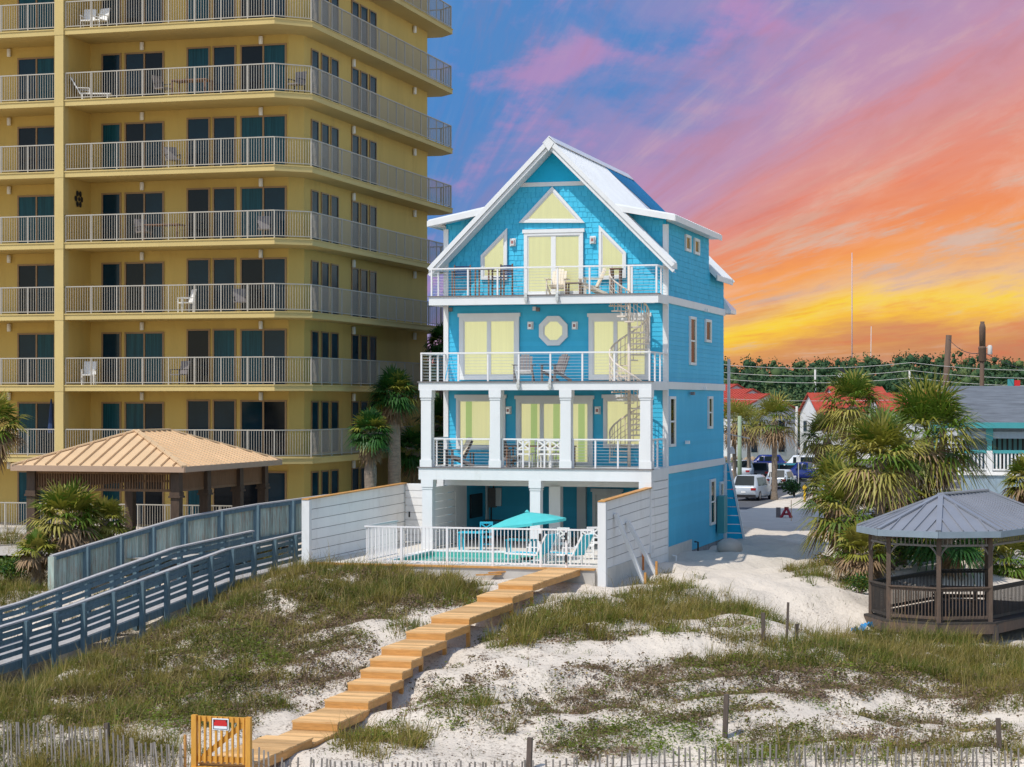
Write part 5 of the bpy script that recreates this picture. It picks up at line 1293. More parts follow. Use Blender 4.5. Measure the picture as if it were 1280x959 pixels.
# unseen house added behind the blue house to cast shade on the drive
rh = thing('drive_shade_house', 'unseen white house added behind the blue beach house to shade the drive', 'house', (-22, 98, 1.0))
MB().box(-27.3, 87, 0, -19.1, 107, 12.1).build('wall', STUCCOW, rh)
r = MB()
for s in (-1, 1): r.hexa([(-23.2 + s * .0, 86.6, 13.6), (-23.2 + s * 4.35, 86.6, 11.9), (-23.2 + s * 4.35, 107.4, 11.9), (-23.2, 107.4, 13.6), (-23.2, 86.6, 13.75), (-23.2 + s * 4.35, 86.6, 12.05), (-23.2 + s * 4.35, 107.4, 12.05), (-23.2, 107.4, 13.75)])
for y in (87, 106.9): r.prism([(-27.3, 12.1), (-19.1, 12.1), (-23.2, 13.55)], 'y', y, y + .1)
r.build('roof', SHING, rh)
for y in (95, 98, 101):
    for z in (2.5, 5.5, 8.5): MB().box(-19.12, y, z, -19.05, y + 1, z + 1.4).build('window', DGLASS, rh)
# the far wood
cs, rs, mi_ = [], [], []
g = np.random.default_rng(3)
for row, (t, ytop, hh) in enumerate(((760, 450, 9), (640, 457, 8), (540, 462, 8), (460, 469, 7), (400, 476, 7))):
    px = 250
    while px < 1700:
        px += g.uniform(5, 12) * 640 / t; yt = ytop + g.normal() * 3.2 - (5 if 1130 < px < 1260 and row < 2 else 0) + 4 * math.sin(px * .021 + row)
        v = atT(px, yt, t + g.uniform(-30, 30)); r0 = g.uniform(2.4, 4.6) * (t / 640) ** .5
        for j in range(9):
            cs.append((v.x + g.normal() * r0 * .7, v.y + g.normal() * r0, v.z - r0 * (.35 + j * .7) + g.normal() * .4)); rs.append(r0 * (.62 + .07 * min(j, 5)) * g.uniform(.8, 1.1)); mi_.append(0 if g.random() < .6 else 1 if g.random() < .8 else 2)
ico = bpy.data.meshes.new('tmp'); import bmesh
bm_ = bmesh.new(); bmesh.ops.create_icosphere(bm_, subdivisions=1, radius=1); iv = np.array([v.co[:] for v in bm_.verts]); ifc = np.array([[v.index for v in f.verts] for f in bm_.faces]); bm_.free(); bpy.data.meshes.remove(ico)
nc = len(cs); cv = (np.array(cs)[:, None, :] + iv[None] * g.uniform(.5, 1.0, (nc, len(iv), 1)) * (np.array(rs) * .78)[:, None, None]).reshape(-1, 3); cf = (ifc[None] + (np.arange(nc) * len(iv))[:, None, None]).reshape(-1, 3)
n = 640000; q, k = leaf_cloud(cs, np.array(rs) * 1.1, n, .8, 9, .95)
props(np_mesh('woods', np.concatenate([q, cv]), np.concatenate([np.full(n, 4), np.full(len(cf), 3)]), np.concatenate([np.arange(4 * n), cf.ravel() + 4 * n]), [F1, F2, F3], np.concatenate([np.array(mi_)[k], np.repeat(np.array(mi_), len(ifc))])), 'dark green far wood along the horizon', kind='stuff')

# ---------------------------------------------------------------- red roofed houses
def gable_house(label, px, pyr, pye, t, wd, ln, ztop_px=None, ang=0, group=None):
    """ridge along +Y turned by ang, gable end to the viewer"""
    v = atT(px, pyr, t); zr = v.z; ze = atT(px, pye, t).z
    o = thing('red_roof_house', label, 'house', (v.x, v.y, 0), group=group)
    ca, sa = math.cos(ang), math.sin(ang)
    P_ = lambda a, b, z: (v.x + a * ca - b * sa, v.y + a * sa + b * ca, z)
    w2 = wd / 2
    b = MB(); b.hexa([P_(-w2, .3, 0), P_(w2, .3, 0), P_(w2, ln, 0), P_(-w2, ln, 0), P_(-w2, .3, ze), P_(w2, .3, ze), P_(w2, ln, ze), P_(-w2, ln, ze)])
    for y in (.3, ln): b.poly([P_(-w2, y, ze), P_(w2, y, ze), P_(0, y, zr - .15)])
    b.build('wall', STUCCOW, o)
    r = MB()
    for s in (-1, 1):
        e = w2 + .45; z_e = ze - .45 * (zr - ze) / w2
        r.hexa([P_(0, 0, zr - .15), P_(s * e, 0, z_e - .15), P_(s * e, ln + .3, z_e - .15), P_(0, ln + .3, zr - .15), P_(0, 0, zr), P_(s * e, 0, z_e), P_(s * e, ln + .3, z_e), P_(0, ln + .3, zr)])
        for i in range(int(ln / .6)): r.bar(P_(0, .1 + i * .6, zr + .03), P_(s * e, .1 + i * .6, z_e + .03), .05, .06)
    r.build('roof', TERRA, o)
    wn = MB()
    for a in (-w2 * .45, w2 * .45):
        for z in (1.0, 3.6):
            if z + 1.2 < ze + .8: wn.hexa([P_(a - .5, .24, z), P_(a + .5, .24, z), P_(a + .5, .29, z), P_(a - .5, .29, z), P_(a - .5, .24, z + 1.2), P_(a + .5, .24, z + 1.2), P_(a + .5, .29, z + 1.2), P_(a - .5, .29, z + 1.2)])
    wn.build('window', DGLASS, o); return o
gable_house('nearest of the three stepped red roofs beside the blue house', 962, 492, 512, 250, 10, 9, ang=R(52))
gable_house('middle of the three stepped red roofs beside the blue house', 942, 486, 506, 262, 10, 9, ang=R(52))
gable_house('farthest of the three stepped red roofs, touching the edge of the blue house', 922, 480, 500, 274, 10, 9, ang=R(52))
gable_house('white gabled house with the long red roof left of the tall palm', 1009, 491, 515, 245, 6.5, 14, ang=R(-62))
gable_house('small raised red roof just behind the white gabled house', 1035, 483, 500, 262, 6, 7, ang=R(-62))
gable_house('red roofed house mostly hidden behind the big palms', 1090, 495, 512, 240, 7, 12, ang=R(-70))
gable_house('red roofed house seen above the big bushy palm', 1150, 487, 504, 285, 7, 12, ang=R(-72))

# ---------------------------------------------------------------- poles, wires, masts, signs
def pole(label, px0, py0, px1, py1, t, r, mtl, extra=None, name='utility_pole', cat='pole'):
    a, b = atT(px0, py0, t), atT(px1, py1, t); d = (b - a) / (b.z - a.z); a = a + d * (-.3 - a.z)
    o = thing(name, label, cat, tuple(a)); MB().tube([a, b], [r * 1.15, r * .9], 10).build('shaft', mtl, o, True); return o, a, b
p1, a1, b1 = pole('slanting bare timber pole rising behind the grey roof', 1179, 540, 1186, 419, 190, .3, POLEW)
p2, a2, b2 = pole('dark timber pole with grey transformers near the right edge', 1227, 540, 1228, 402, 175, .2, POLEW)
q = MB(); q.lathe([(.28, -.9), (.33, -.8), (.33, .2), (.36, .25), (.3, .4)], (b2.x, b2.y, b2.z - 2.5), 12); q.lathe([(.26, 0), (.27, 1.8), (.2, 2.1)], (b2.x, b2.y, b2.z - 2.3), 12); q.build('transformer', POLEW, p2, True)
q = MB(); q.lathe([(.18, 0), (.2, .05), (.2, .7), (.1, .8)], (b2.x + .62, b2.y, b2.z - 2.8), 10); q.bar((b2.x, b2.y, b2.z - 2.2), (b2.x + .6, b2.y, b2.z - 2.2), .06, .06); q.build('drum', POLEG, p2, True)
p3, a3, b3 = pole('white pole standing at the right edge of the blue house', 911, 620, 911, 449, 128, .1, POLEG)
q = MB(); q.bar((b3.x - .2, b3.y, b3.z - 4.6), (b3.x + 1.3, b3.y, b3.z - 4.9), .06, .06); q.lathe([(.05, 0), (.16, -.2), (.2, -.45)], (b3.x + .2, b3.y, b3.z - 5.4), 8); q.build('lamp_arm', POLEG, p3)
pole('pale green pole among the palms left of the lone palm', 924.5, 590, 924.5, 520, 160, .16, M('green_pole', (.27, .34, .22), .7, .1), name='street_pole')
pole('thin white pole in front of the far wood', 1019, 470, 1019, 462, 430, .22, POLEG)
pole('thin white pole at the middle of the wires', 1137, 485, 1137, 463, 430, .22, POLEG)
pole('thin pale pole standing among the parked cars right of the lone palm', 995.5, 560, 996, 508, 210, .14, POLEG, name='street_pole')
pole('tall red and white lattice mast over the far wood', 1065, 500, 1065, 316, 900, .24, M('mast_paint', (.5, .36, .36), .6, .1), name='radio_mast', cat='mast')
mm, ma, mb_ = pole('shorter pale mast right of the tall mast', 1088, 500, 1089, 408, 900, .16, POLEG, name='radio_mast', cat='mast')
def wire(label, y0, y1, t, sag=.6):
    a, b = atT(560, y0 - 3, t), atT(1420, y1 + 2, t + 6); pts = []
    for i in range(25): f = i / 24; v = a.lerp(b, f); seg = (f * 3) % 1; v.z -= sag * 4 * seg * (1 - seg); pts.append(v)
    o = MB().tube(pts, .022, 4).build('power_line', POLEG); props(o, label, 'power line')
wire('topmost of the long power lines across the far wood', 451, 454, 182)
wire('second power line from the top across the far wood', 460.5, 464, 182)
wire('third power line from the top across the far wood', 467.5, 474, 182)
wire('lowest pale power line, crossing the red roof of the white gabled house', 495, 501, 215, .3)
for lab, (a, b) in (('short slack cable between the slanting pole and the transformer pole', ((1186, 424), (1226, 441))), ('short slack cable running right from the transformer pole', ((1229, 440), (1320, 466)))):
    va, vb_ = atT(*a, 188), atT(*b, 176); pts = [va.lerp(vb_, i / 8) - Vector((0, 0, .5 * 4 * (i / 8) * (1 - i / 8))) for i in range(9)]
    props(MB().tube(pts, .03, 4).build('power_cable', DARK), lab, 'cable')
v = atT(1053, 500, 400); bb = thing('billboard', 'small dark and white billboard on a post before the far wood', 'billboard', (v.x, v.y, 0))
z1 = atT(1053, 460.5, 400).z; z0 = atT(1053, 472.5, 400).z
MB().box(v.x - .75, v.y, (z0 + z1) / 2, v.x + .75, v.y + .3, z1).build('upper_panel', DARK, bb); MB().box(v.x - .75, v.y, z0, v.x + .75, v.y + .3, (z0 + z1) / 2 - .02).build('lower_panel', STUCCOW, bb); MB().tube([(v.x, v.y + .35, 0), (v.x, v.y + .35, z1)], .2, 8).build('post', POLEW, bb)
v = atT(1268, 488, 185); cb = thing('roadside_sign', 'teal sign board with red panels standing behind the grey roof ridge', 'sign', (v.x, v.y, 0))
w_ = 2.0; z0, z1 = atT(1268, 489, 185).z, atT(1268, 474, 185).z
MB().box(v.x - .6, v.y, z0 - .4, v.x - .05, v.y + .2, z1).build('teal_panel', TEALP, cb); MB().box(v.x, v.y, z0 - .4, v.x + .5, v.y + .2, z1 - .1).build('red_panel', RED, cb); MB().tube([(v.x, v.y + .3, 0), (v.x, v.y + .3, z1 - .1)], .12, 8).build('post', POLEG, cb)
def sign(label, px, y0, y1, t, wd, m1, ytop):
    v = atT(px, y0, t); z1, z0 = atT(px, ytop, t).z, atT(px, y1, t).z
    o = thing('road_sign', label, 'sign', (v.x, v.y, 0)); MB().tube([(v.x, v.y + .06, 0), (v.x, v.y + .06, z1)], .04, 6).build('post', POLEG, o); MB().box(v.x - wd / 2, v.y, z0, v.x + wd / 2, v.y + .03, z1).build('panel', m1, o)
sign('white square road sign on a thin post among the parked cars', 998, 600, 578, 170, .34, W, 570)
sign('narrow white board on a post just left of the lone palm trunk', 963, 606, 590, 158, .26, W_BOARD, 579)
sign('white sign panel among the palm fronds right of the parked cars', 1024, 590, 581, 190, .5, W, 575)
# ---------------------------------------------------------------- cars
def car(label, x, y, rz, paint, ln=4.7, wd=1.86, ht=1.68, kind='suv', group=None, cat='car'):
    o = thing('parked_car', label, cat, (x, y, .012), rz, group)
    h2, l2 = wd / 2, ln / 2
    belt = ht * (.58 if kind == 'suv' else .62); rf_ = ht
    if kind == 'suv': S_ = [(-l2, .38, belt * .93, 0, .84), (-l2 + .1, .30, belt, 0, .97), (-l2 + .22, .24, belt, .02, 1), (-l2 + .62, .22, belt, 1, 1), (0, .2, belt, 1, 1), (l2 * .22, .2, belt * .99, .98, 1), (l2 * .5, .22, belt * .98, .02, 1), (l2 * .9, .25, belt * .86, 0, .97), (l2, .35, belt * .7, 0, .82)]
    elif kind == 'sedan': S_ = [(-l2, .4, belt * .9, 0, .84), (-l2 + .12, .3, belt, 0, .96), (-l2 + .55, .24, belt, .02, 1), (-l2 * .5, .2, belt, .93, 1), (0, .2, belt, 1, 1), (l2 * .15, .2, belt, .97, 1), (l2 * .48, .22, belt * .96, .02, 1), (l2 * .9, .25, belt * .8, 0, .97), (l2, .35, belt * .65, 0, .8)]
    else: S_ = [(-l2, .55, belt * .98, 0, .96), (-l2 + .1, .5, belt, 0, 1), (-.25, .3, belt, 0, 1), (-.15, .3, belt, .92, 1), (.3, .3, belt, 1, 1), (l2 * .3, .3, belt, .97, 1), (l2 * .52, .3, belt, .02, 1), (l2 * .92, .32, belt * .92, 0, .98), (l2, .4, belt * .75, 0, .9)]
    rings = []
    for (yy, zl, zb, rh, ws) in S_:
        zt = zb + (rf_ - zb) * rh; hw = h2 * ws; tw = hw * (1 - .2 * rh) if rh > .05 else hw * .9
        rings.append([(-hw * .9, yy, zl), (-hw * .99, yy, zl + .14), (-hw, yy, (zl + zb) * .52), (-hw * .955, yy, zb), (-tw, yy, zt - (.1 * rh) + (.02 if rh < .05 else 0)), (-tw * .8, yy, zt + .03), (tw * .8, yy, zt + .03), (tw, yy, zt - (.1 * rh) + (.02 if rh < .05 else 0)), (hw * .955, yy, zb), (hw, yy, (zl + zb) * .52), (hw * .99, yy, zl + .14), (hw * .9, yy, zl)])
    b = MB(); n = 12
    for r_ in rings: b.v += r_
    for i in range(len(rings) - 1):
        for k in range(n): b.f.append((i * n + k, i * n + (k + 1) % n, (i + 1) * n + (k + 1) % n, (i + 1) * n + k)); b.m.append(0)
    b.f.append(tuple(range(n))); b.m.append(0); e = (len(rings) - 1) * n; b.f.append(tuple(e + n - 1 - k for k in range(n))); b.m.append(0)
    bo = b.build('body', paint, None, True, loc=(0, 0, 0)); bo.parent = o; KIDS.setdefault(o.name, []).append(bo)
    def attach(mb, nm, m_): q_ = mb.build(nm, m_, None, loc=(0, 0, 0)); q_.parent = o; KIDS.setdefault(o.name, []).append(q_); return q_
    def inset(pts, k=.1, off=.012):
        c = sum((Vector(p) for p in pts), Vector()) / len(pts); nrm = (Vector(pts[1]) - Vector(pts[0])).cross(Vector(pts[2]) - Vector(pts[1])).normalized()
        if nrm.dot(c - Vector((0, c.y * .6, .8))) < 0: nrm = -nrm
        return [Vector(p).lerp(c, k) + nrm * off for p in pts]
    cab = [i for i, s in enumerate(S_) if s[3] > .5]; i0, i1 = cab[0], cab[-1]
    sw = MB()
    for i in range(i0, i1):
        for a_, c_ in ((3, 4), (8, 7)): sw.poly(inset([rings[i][a_], rings[i + 1][a_], rings[i + 1][c_], rings[i][c_]], .1))
    attach(sw, 'side_window', CARGLASS)
    wx = lambda p: (p[0] * 1.14, p[1], p[2])
    attach(MB().poly(inset([wx(rings[i1][5]), wx(rings[i1][6]), wx(rings[i1 + 1][6]), wx(rings[i1 + 1][5])], .07, .02)), 'windscreen', CARGLASS)
    attach(MB().poly(inset([wx(rings[i0][5]), wx(rings[i0][6]), wx(rings[i0 - 1][6]), wx(rings[i0 - 1][5])], .09, .02)), 'rear_window', CARGLASS)
    for yy in (-l2 * .6, l2 * .62):
        for s in (-1, 1):
            w_ = attach(MB().lathe([(.22, -.1), (.34, -.1), (.355, -.07), (.355, .07), (.34, .1), (.22, .1)], (s * (h2 - .1), yy, .355), 18, 'x'), 'wheel', RUBBER)
            r_ = MB().lathe([(.05, -.112), (.225, -.108), (.225, .108), (.05, .112)], (s * (h2 - .1), yy, .355), 12, 'x').build('rim', RIM, None, loc=(0, 0, 0)); r_.parent = w_
    for s in (-1, 1):
        attach(MB().cbox((s * h2 * .76, -l2 + .04, belt * .83), (h2 * .36, .14, .16)), 'tail_lamp', LAMPR); attach(MB().cbox((s * h2 * .7, l2 - .1, belt * .66), (h2 * .36, .2, .13)), 'headlamp', LAMPW)
        attach(MB().cbox((s * (h2 + .08), l2 * .3, belt + .06), (.2, .12, .13)), 'wing_mirror', paint)
    attach(MB().cbox((0, -l2 - .005, belt * .62), (.34, .03, .13)), 'number_plate', W_BOARD)
    q_ = MB(); q_.cbox((0, -l2 + .08, .36), (wd * .92, .22, .2)); q_.cbox((0, l2 - .1, .36), (wd * .86, .22, .18)); attach(q_, 'bumper', DARK)
    return o
def paint(n, c): return M('car_paint_' + n, c, .22, .03, spec=.6)
PW, PB, PS, PT, PD, PG = paint('white', (.58, .60, .62)), paint('blue', (.008, .022, .15)), paint('silver', (.42, .45, .46)), paint('teal', (.02, .16, .2)), paint('dark', (.02, .025, .03)), paint('grey', (.25, .27, .28))
def car_at(label, px, py, rz, p, **k): v = atZ(px, py, .012); return car(label, v.x, v.y, rz, p, **k)
car_at('pale silver suv seen from behind, parked on the drive beside the lone palm', 941, 624.5, R(-7), paint('pale_silver', (.44, .48, .52)), ln=4.9, wd=1.95, ht=1.78)
car_at('white pickup cab with dark rear window behind the silver suv', 929, 601, R(2), PW, ln=5.4, wd=1.95, ht=1.85, kind='pickup', cat='pickup truck')
car_at('dark blue hatchback crossing the road behind the lone palm trunk', 956, 587, R(92), PB, ln=4.5, wd=1.82, ht=1.52)
car_at('silver saloon parked side on beyond the blue hatchback', 984, 571.5, R(86), PS, ln=4.6, wd=1.8, ht=1.4, kind='sedan')
car_at('dark van parked behind the silver saloon', 976, 563, R(90), PD, ln=4.9, wd=1.9, ht=1.8)
car_at('dark saloon at the right of the dark van', 992, 562.5, R(90), PD, ln=4.6, wd=1.82, ht=1.45, kind='sedan')
car_at('white hatchback seen from behind at the top of the sand mound', 977, 610, R(-5), PW, ln=4.2, wd=1.8, ht=1.5)
car_at('teal car parked right behind the white hatchback', 977, 600, R(80), PT, ln=4.5, wd=1.8, ht=1.5)
car_at('white van with dark windows under the palm fronds', 1000, 594, R(88), PW, ln=5.0, wd=1.95, ht=1.9)
car_at('bright blue pickup right of the dark shrub', 1010, 602, R(80), PB, ln=5.2, wd=1.9, ht=1.7, kind='pickup', cat='pickup truck')
car_at('dark car next to the silver suv, behind the narrow white board', 951, 600, R(5), PD, ln=4.6, wd=1.8, ht=1.55)
car_at('teal pickup beyond the dark posts beside the blue house', 942, 560, R(90), PT, ln=5.2, wd=1.9, ht=1.75, kind='pickup', cat='pickup truck')
car_at('grey car far back in the lot above the silver saloon', 975, 552.5, R(90), PG, ln=4.6, wd=1.8, ht=1.5)
# street bits
hy = MB(); v = atZ(1006, 623, .3); hy.lathe([(.12, -.3), (.12, .05), (.09, .08), (.09, .9), (.15, .92), (.15, 1.1), (.08, 1.22), (.02, 1.26)], (v.x, v.y, .0), 12); o = hy.build('hydrant', YELLOW, smooth=False); props(o, 'tall yellow post on the edge of the sand mound', 'post')
hw = thing('garden_wall', 'low white wall with a square end pillar beyond the lawn', 'wall', tuple(atZ(945, 562, 0)))
a, b = atZ(925, 561.5, 0), atZ(959, 561.5, 0); MB().bar((a.x, a.y, .45), (b.x, a.y, .45), .3, .9).build('wall_panel', STUCCOW, hw); MB().box(b.x - .25, a.y - .3, 0, b.x + .25, a.y + .3, 1.75).build('pillar', STUCCOW, hw)
bush(atZ(943, 561, 0).x, a.y + .9, 0, 1.5, 1.9, 'clipped olive hedge behind the low white wall', [F3, F2], 500, .25, 'hedge', 'hedge')
# dark posts by the road (an old sign frame)
fr_ = thing('sign_frame', 'frame of dark timber posts beside the pale green pole', 'frame', tuple(atZ(932, 573, 0)))
for i in range(3): 
    p = atZ(928.5 + i * 4.6, 571, 0); MB().box(p.x - .22, p.y - .15, 0, p.x + .22, p.y + .15, 2.4).build('post', DARK, fr_)
a, b = atZ(927, 571, 0), atZ(940, 571, 0); MB().bar((a.x, a.y, 1.6), (b.x, b.y, 1.6), .1, .2).build('crossbar', DARK, fr_)
rk = MB(); p = atZ(924, 577, 0)
for i in range(9): x, y = p.x + rnd.uniform(-2.4, 2.4), p.y + rnd.uniform(-.8, .8); rk.lathe([(.1, -.1), (rnd.uniform(.4, .7), .15), (rnd.uniform(.3, .5), .45), (.1, .6)], (x, y, 0), 7)
o = rk.build('boulder_pile', M('tan_rock', (.3, .22, .14), .9, .25, 2, bump=.05, bscale=4)); props(o, 'heap of tan boulders at the foot of the pale green pole', 'rocks')
# person in red by the wall end
p = atZ(953, 561, 0); px_, py_ = p.x, p.y - .6
me = bpy.data.meshes.new('person'); vs_ = [(0, 0, .95), (.11, 0, .9), (.13, -.02, .48), (.13, 0, .06), (-.11, 0, .9), (-.14, .04, .48), (-.15, .1, .06), (0, 0, 1.2), (0, 0, 1.42), (.2, 0, 1.4), (.28, -.02, 1.1), (.3, -.12, .86), (-.2, 0, 1.4), (-.28, 0, 1.1), (-.3, -.1, .86), (0, 0, 1.52), (0, -.01, 1.64), (0, -.01, 1.74), (.14, -.14, .03), (-.16, -.05, .03)]
ed = [(0, 1), (1, 2), (2, 3), (3, 18), (0, 4), (4, 5), (5, 6), (6, 19), (0, 7), (7, 8), (8, 9), (9, 10), (10, 11), (8, 12), (12, 13), (13, 14), (8, 15), (15, 16), (16, 17)]
me.from_pydata(vs_, ed, []); me.update(); po = bpy.data.objects.new('person', me); COL.objects.link(po); po.location = (px_, py_, .0)
sk_ = po.modifiers.new('skin', 'SKIN'); rr = [.15, .1, .07, .05, .1, .07, .05, .14, .12, .07, .05, .04, .07, .05, .04, .06, .11, .08, .04, .04]
for i, r_ in enumerate(rr): me.skin_vertices[0].data[i].radius = (r_, r_)
me.skin_vertices[0].data[0].use_root = True
po.modifiers.new('subd', 'SUBSURF').levels = 1
sm = bpy.data.materials.new('person_clothes'); sm.use_nodes = True; n_ = sm.node_tree.nodes; l_ = sm.node_tree.links
tc_ = n_.new('ShaderNodeTexCoord'); sx = n_.new('ShaderNodeSeparateXYZ'); l_.new(tc_.outputs['Object'], sx.inputs[0]); mr = n_.new('ShaderNodeMapRange'); l_.new(sx.outputs['Z'], mr.inputs[0]); mr.inputs[1].default_value = 0; mr.inputs[2].default_value = 1.8
cr_ = n_.new('ShaderNodeValToRGB'); cr_.color_ramp.interpolation = 'CONSTANT'
for i, (p_, c) in enumerate(((0, (.25, .32, .42)), (.52, (.62, .02, .04)), (.83, (.45, .28, .2)), (.93, (.05, .03, .02)))):
    e = cr_.color_ramp.elements[i] if i < 2 else cr_.color_ramp.elements.new(p_); e.position = p_; e.color = (*c, 1)
l_.new(mr.outputs[0], cr_.inputs[0]); l_.new(cr_.outputs[0], n_['Principled BSDF'].inputs['Base Color']); me.materials.append(sm)
props(po, 'person in a red top and pale trousers beside the low white wall', 'person')
# red folding barricade and grey board on the shaded drive
v = atZ(978.5, 641, .3); rb_ = thing('barricade', 'small red A shaped barricade with a grey board on the shaded sand drive', 'barricade', (v.x, v.y, gh(v.x, v.y))); z = gh(v.x, v.y)
f = MB()
for y in (-.25, .25):
    f.bar((v.x - .1, v.y + y, z), (v.x + .22, v.y, z + .62), .1, .1); f.bar((v.x + .52, v.y + y, z), (v.x + .24, v.y, z + .62), .1, .1)
f.bar((v.x + .02, v.y, z + .22), (v.x + .42, v.y, z + .22), .1, .12); f.bar((v.x + .1, v.y, z + .6), (v.x + .36, v.y, z + .6), .14, .12); f.build('frame', M('faded_red', (.30, .02, .04), .6), rb_)
MB().box(v.x - .42, v.y, z - .02, v.x - .14, v.y + .06, z + .62).build('board', GREYC, rb_)
p = atZ(989, 645, .3); props(MB().tube([(p.x, p.y, gh(p.x, p.y) - .2), (p.x, p.y, gh(p.x, p.y) + 1.25)], .02, 5).build('survey_stake', WOODS), 'thin wooden stake right of the red barricade', 'stake')

# ---------------------------------------------------------------- furniture of the blue house
def adirondack(name, label, m1, m2, group=None):
    t = thing(name, label, 'chair', group=group)
    s = MB()
    for i in range(6): y = -.36 + i * .11; z = .40 - i * .026; s.box(-.27, y, z - .02, .27, y + .095, z)
    s.build('seat', m2, t)
    b = MB()
    for i in range(5): x = -.25 + i * .105; h = 1.0 - .02 * (i - 2) ** 2; b.hexa([(x, .16, .27), (x + .095, .16, .27), (x + .095, .19, .26), (x, .19, .26), (x, .46, h), (x + .095, .46, h), (x + .095, .49, h), (x, .49, h)])
    b.build('backrest', m1, t)
    for x in (-.33, .33):
        MB().box(x - .07, -.42, .58, x + .07, .34, .605).build('armrest', m1, t)
        MB().box(x - .02, -.38, 0, x + .02, -.29, .58).build('leg', m1, t); MB().bar((x, -.3, .36), (x, .48, .02), .04, .1).build('leg', m1, t)
    return t
def xchair(name, label, mt, group=None):
    t = thing(name, label, 'chair', group=group)
    MB().box(-.23, -.23, .44, .23, .23, .49).build('seat', mt, t)
    b = MB(); b.box(-.22, .2, .92, .22, .235, .99); b.box(-.22, .2, .6, .22, .235, .65); b.bar((-.2, .218, .64), (.2, .218, .93), .025, .05); b.bar((.2, .218, .64), (-.2, .218, .93), .024, .05); b.build('backrest', mt, t)
    for x in (-.21, .21):
        MB().box(x - .02, .19, 0, x + .02, .24, .98).build('leg', mt, t); MB().box(x - .02, -.22, 0, x + .02, -.18, .44).build('leg', mt, t)
    b = MB(); b.box(-.21, -.205, .2, .21, -.19, .23); b.box(-.21, .205, .2, .21, .22, .23); b.build('stretcher', mt, t); return t
def barchair(name, label, m1, m2):
    t = thing(name, label, 'chair'); MB().box(-.27, -.22, .66, .27, .22, .69).build('seat', m1, t); b = MB()
    for i in range(6): b.box(-.27, .2, .78 + i * .062, .27, .225, .78 + i * .062 + .05)
    b.build('backrest', m1, t)
    for x in (-.29, .29):
        for y, h in ((-.22, .92), (.22, 1.18)): MB().box(x - .022, y - .022, 0, x + .022, y + .022, h).build('leg', m2, t)
        MB().box(x - .035, -.25, .9, x + .035, .22, .93).build('armrest', m2, t)
    MB().box(-.29, -.235, .25, .29, -.2, .29).build('footrest', m2, t); return t
yd3, yd2 = YF - .95, YF - 1.4
fx = lambda px, y: atY(px, 400, y).x
ad = adirondack('adirondack_chair', 'grey armchair on the second deck, nearest the octagonal window left side', GREYC, W_BOARD)
ad.location = (fx(655, yd2), yd2, Z2); ad.rotation_euler.z = R(10)
dup(ad, (fx(694, yd2), yd2, Z2), R(-32), 'grey armchair on the second deck turned aslant below the octagonal window')
ad2 = adirondack('adirondack_chair', 'grey armchair draped with a pale towel at the left end of the lowest deck', GREYC, GREYC)
ad2.location = (fx(573, 70.9), 70.9, Z1); ad2.rotation_euler.z = R(-55)
tw = MB(); tw.hexa([(-.24, .12, .42), (.24, .12, .42), (.24, .15, .42), (-.24, .15, .42), (-.24, .42, 1.03), (.24, .42, 1.03), (.24, .455, 1.03), (-.24, .455, 1.03)])
to = tw.build('towel', CREAM, loc=(0, 0, 0)); to.location = ad2.location; to.rotation_euler.z = ad2.rotation_euler.z; props(to, 'pale towel hanging over the back of the grey armchair on the lowest deck', 'towel')
lc = adirondack('lounge_chair', 'cream cushioned armchair on the top deck in front of the glass doors', CREAM, CREAM)
lc.location = (fx(695, yd3), yd3 + .2, Z3); lc.rotation_euler.z = R(4)
dup(lc, (fx(739, yd3), yd3 + .1, Z3), R(-62), 'cream armchair on the top deck turned sideways at the right of the doors')
st_ = table('side_table', 'small wooden side table between the cream armchairs on the top deck', .62, .5, .46, BRNW); st_.location = (fx(717, yd3), yd3 + .1, Z3)
bc = barchair('bar_chair', 'navy high chair at the left end of the top deck', NAVY, BRNW); bc.location = (fx(575, yd3), yd3 + .15, Z3); bc.rotation_euler.z = R(6)
dup(bc, (fx(627, yd3), yd3 + .1, Z3), R(-28), 'navy high chair right of the tall table on the top deck')
bt = table('bar_table', 'tall narrow wooden table between the navy high chairs', .62, .6, 1.02, BRNW); bt.location = (fx(604, yd3), yd3 + .1, Z3)
bs_ = table('bar_stool', 'high wooden stool at the right of the top deck, left of the spiral stair', .42, .4, .95, BRNW); bs_.location = (fx(769, yd3), yd3 + .2, Z3); bs_['category'] = 'stool'
yd1 = 71.2
dt = table('dining_table', 'long brown dining table on the lowest deck between the columns', 2.4, .95, .75, BRNW); dt.location = (fx(676, yd1), yd1, Z1)
xc = xchair('dining_chair', 'white cross backed dining chair on the near side of the table, the left one', W_BOARD); xc.location = (fx(657, yd1 - .6), yd1 - .65, Z1); xc.rotation_euler.z = math.pi
dup(xc, (fx(682, yd1 - .6), yd1 - .65, Z1), math.pi, 'white cross backed dining chair on the near side, second from the left')
dup(xc, (fx(697, yd1 - .6), yd1 - .65, Z1), math.pi + .15, 'white cross backed dining chair on the near side next to the third column')
dup(xc, (fx(668, yd1), yd1 + .7, Z1), 0, 'white cross backed dining chair on the far side of the table, left one')
dup(xc, (fx(694, yd1), yd1 + .7, Z1), 0, 'white cross backed dining chair on the far side of the table, right one')
ad3 = dup(ad, (fx(637, 71.3), 71.3, Z1), R(60), 'grey armchair between the second column and the dining table')
tb2 = table('side_table', 'low dark table beside the second column on the lowest deck', .9, .5, .5, GREYC); tb2.location = (fx(603, 71.3), 71.3, Z1)
fs = thing('folding_sign', 'small blue folding stand at the left end of the second deck', 'stand', (fx(563.5, 71.5), 71.5, Z2)); b0 = fs.location
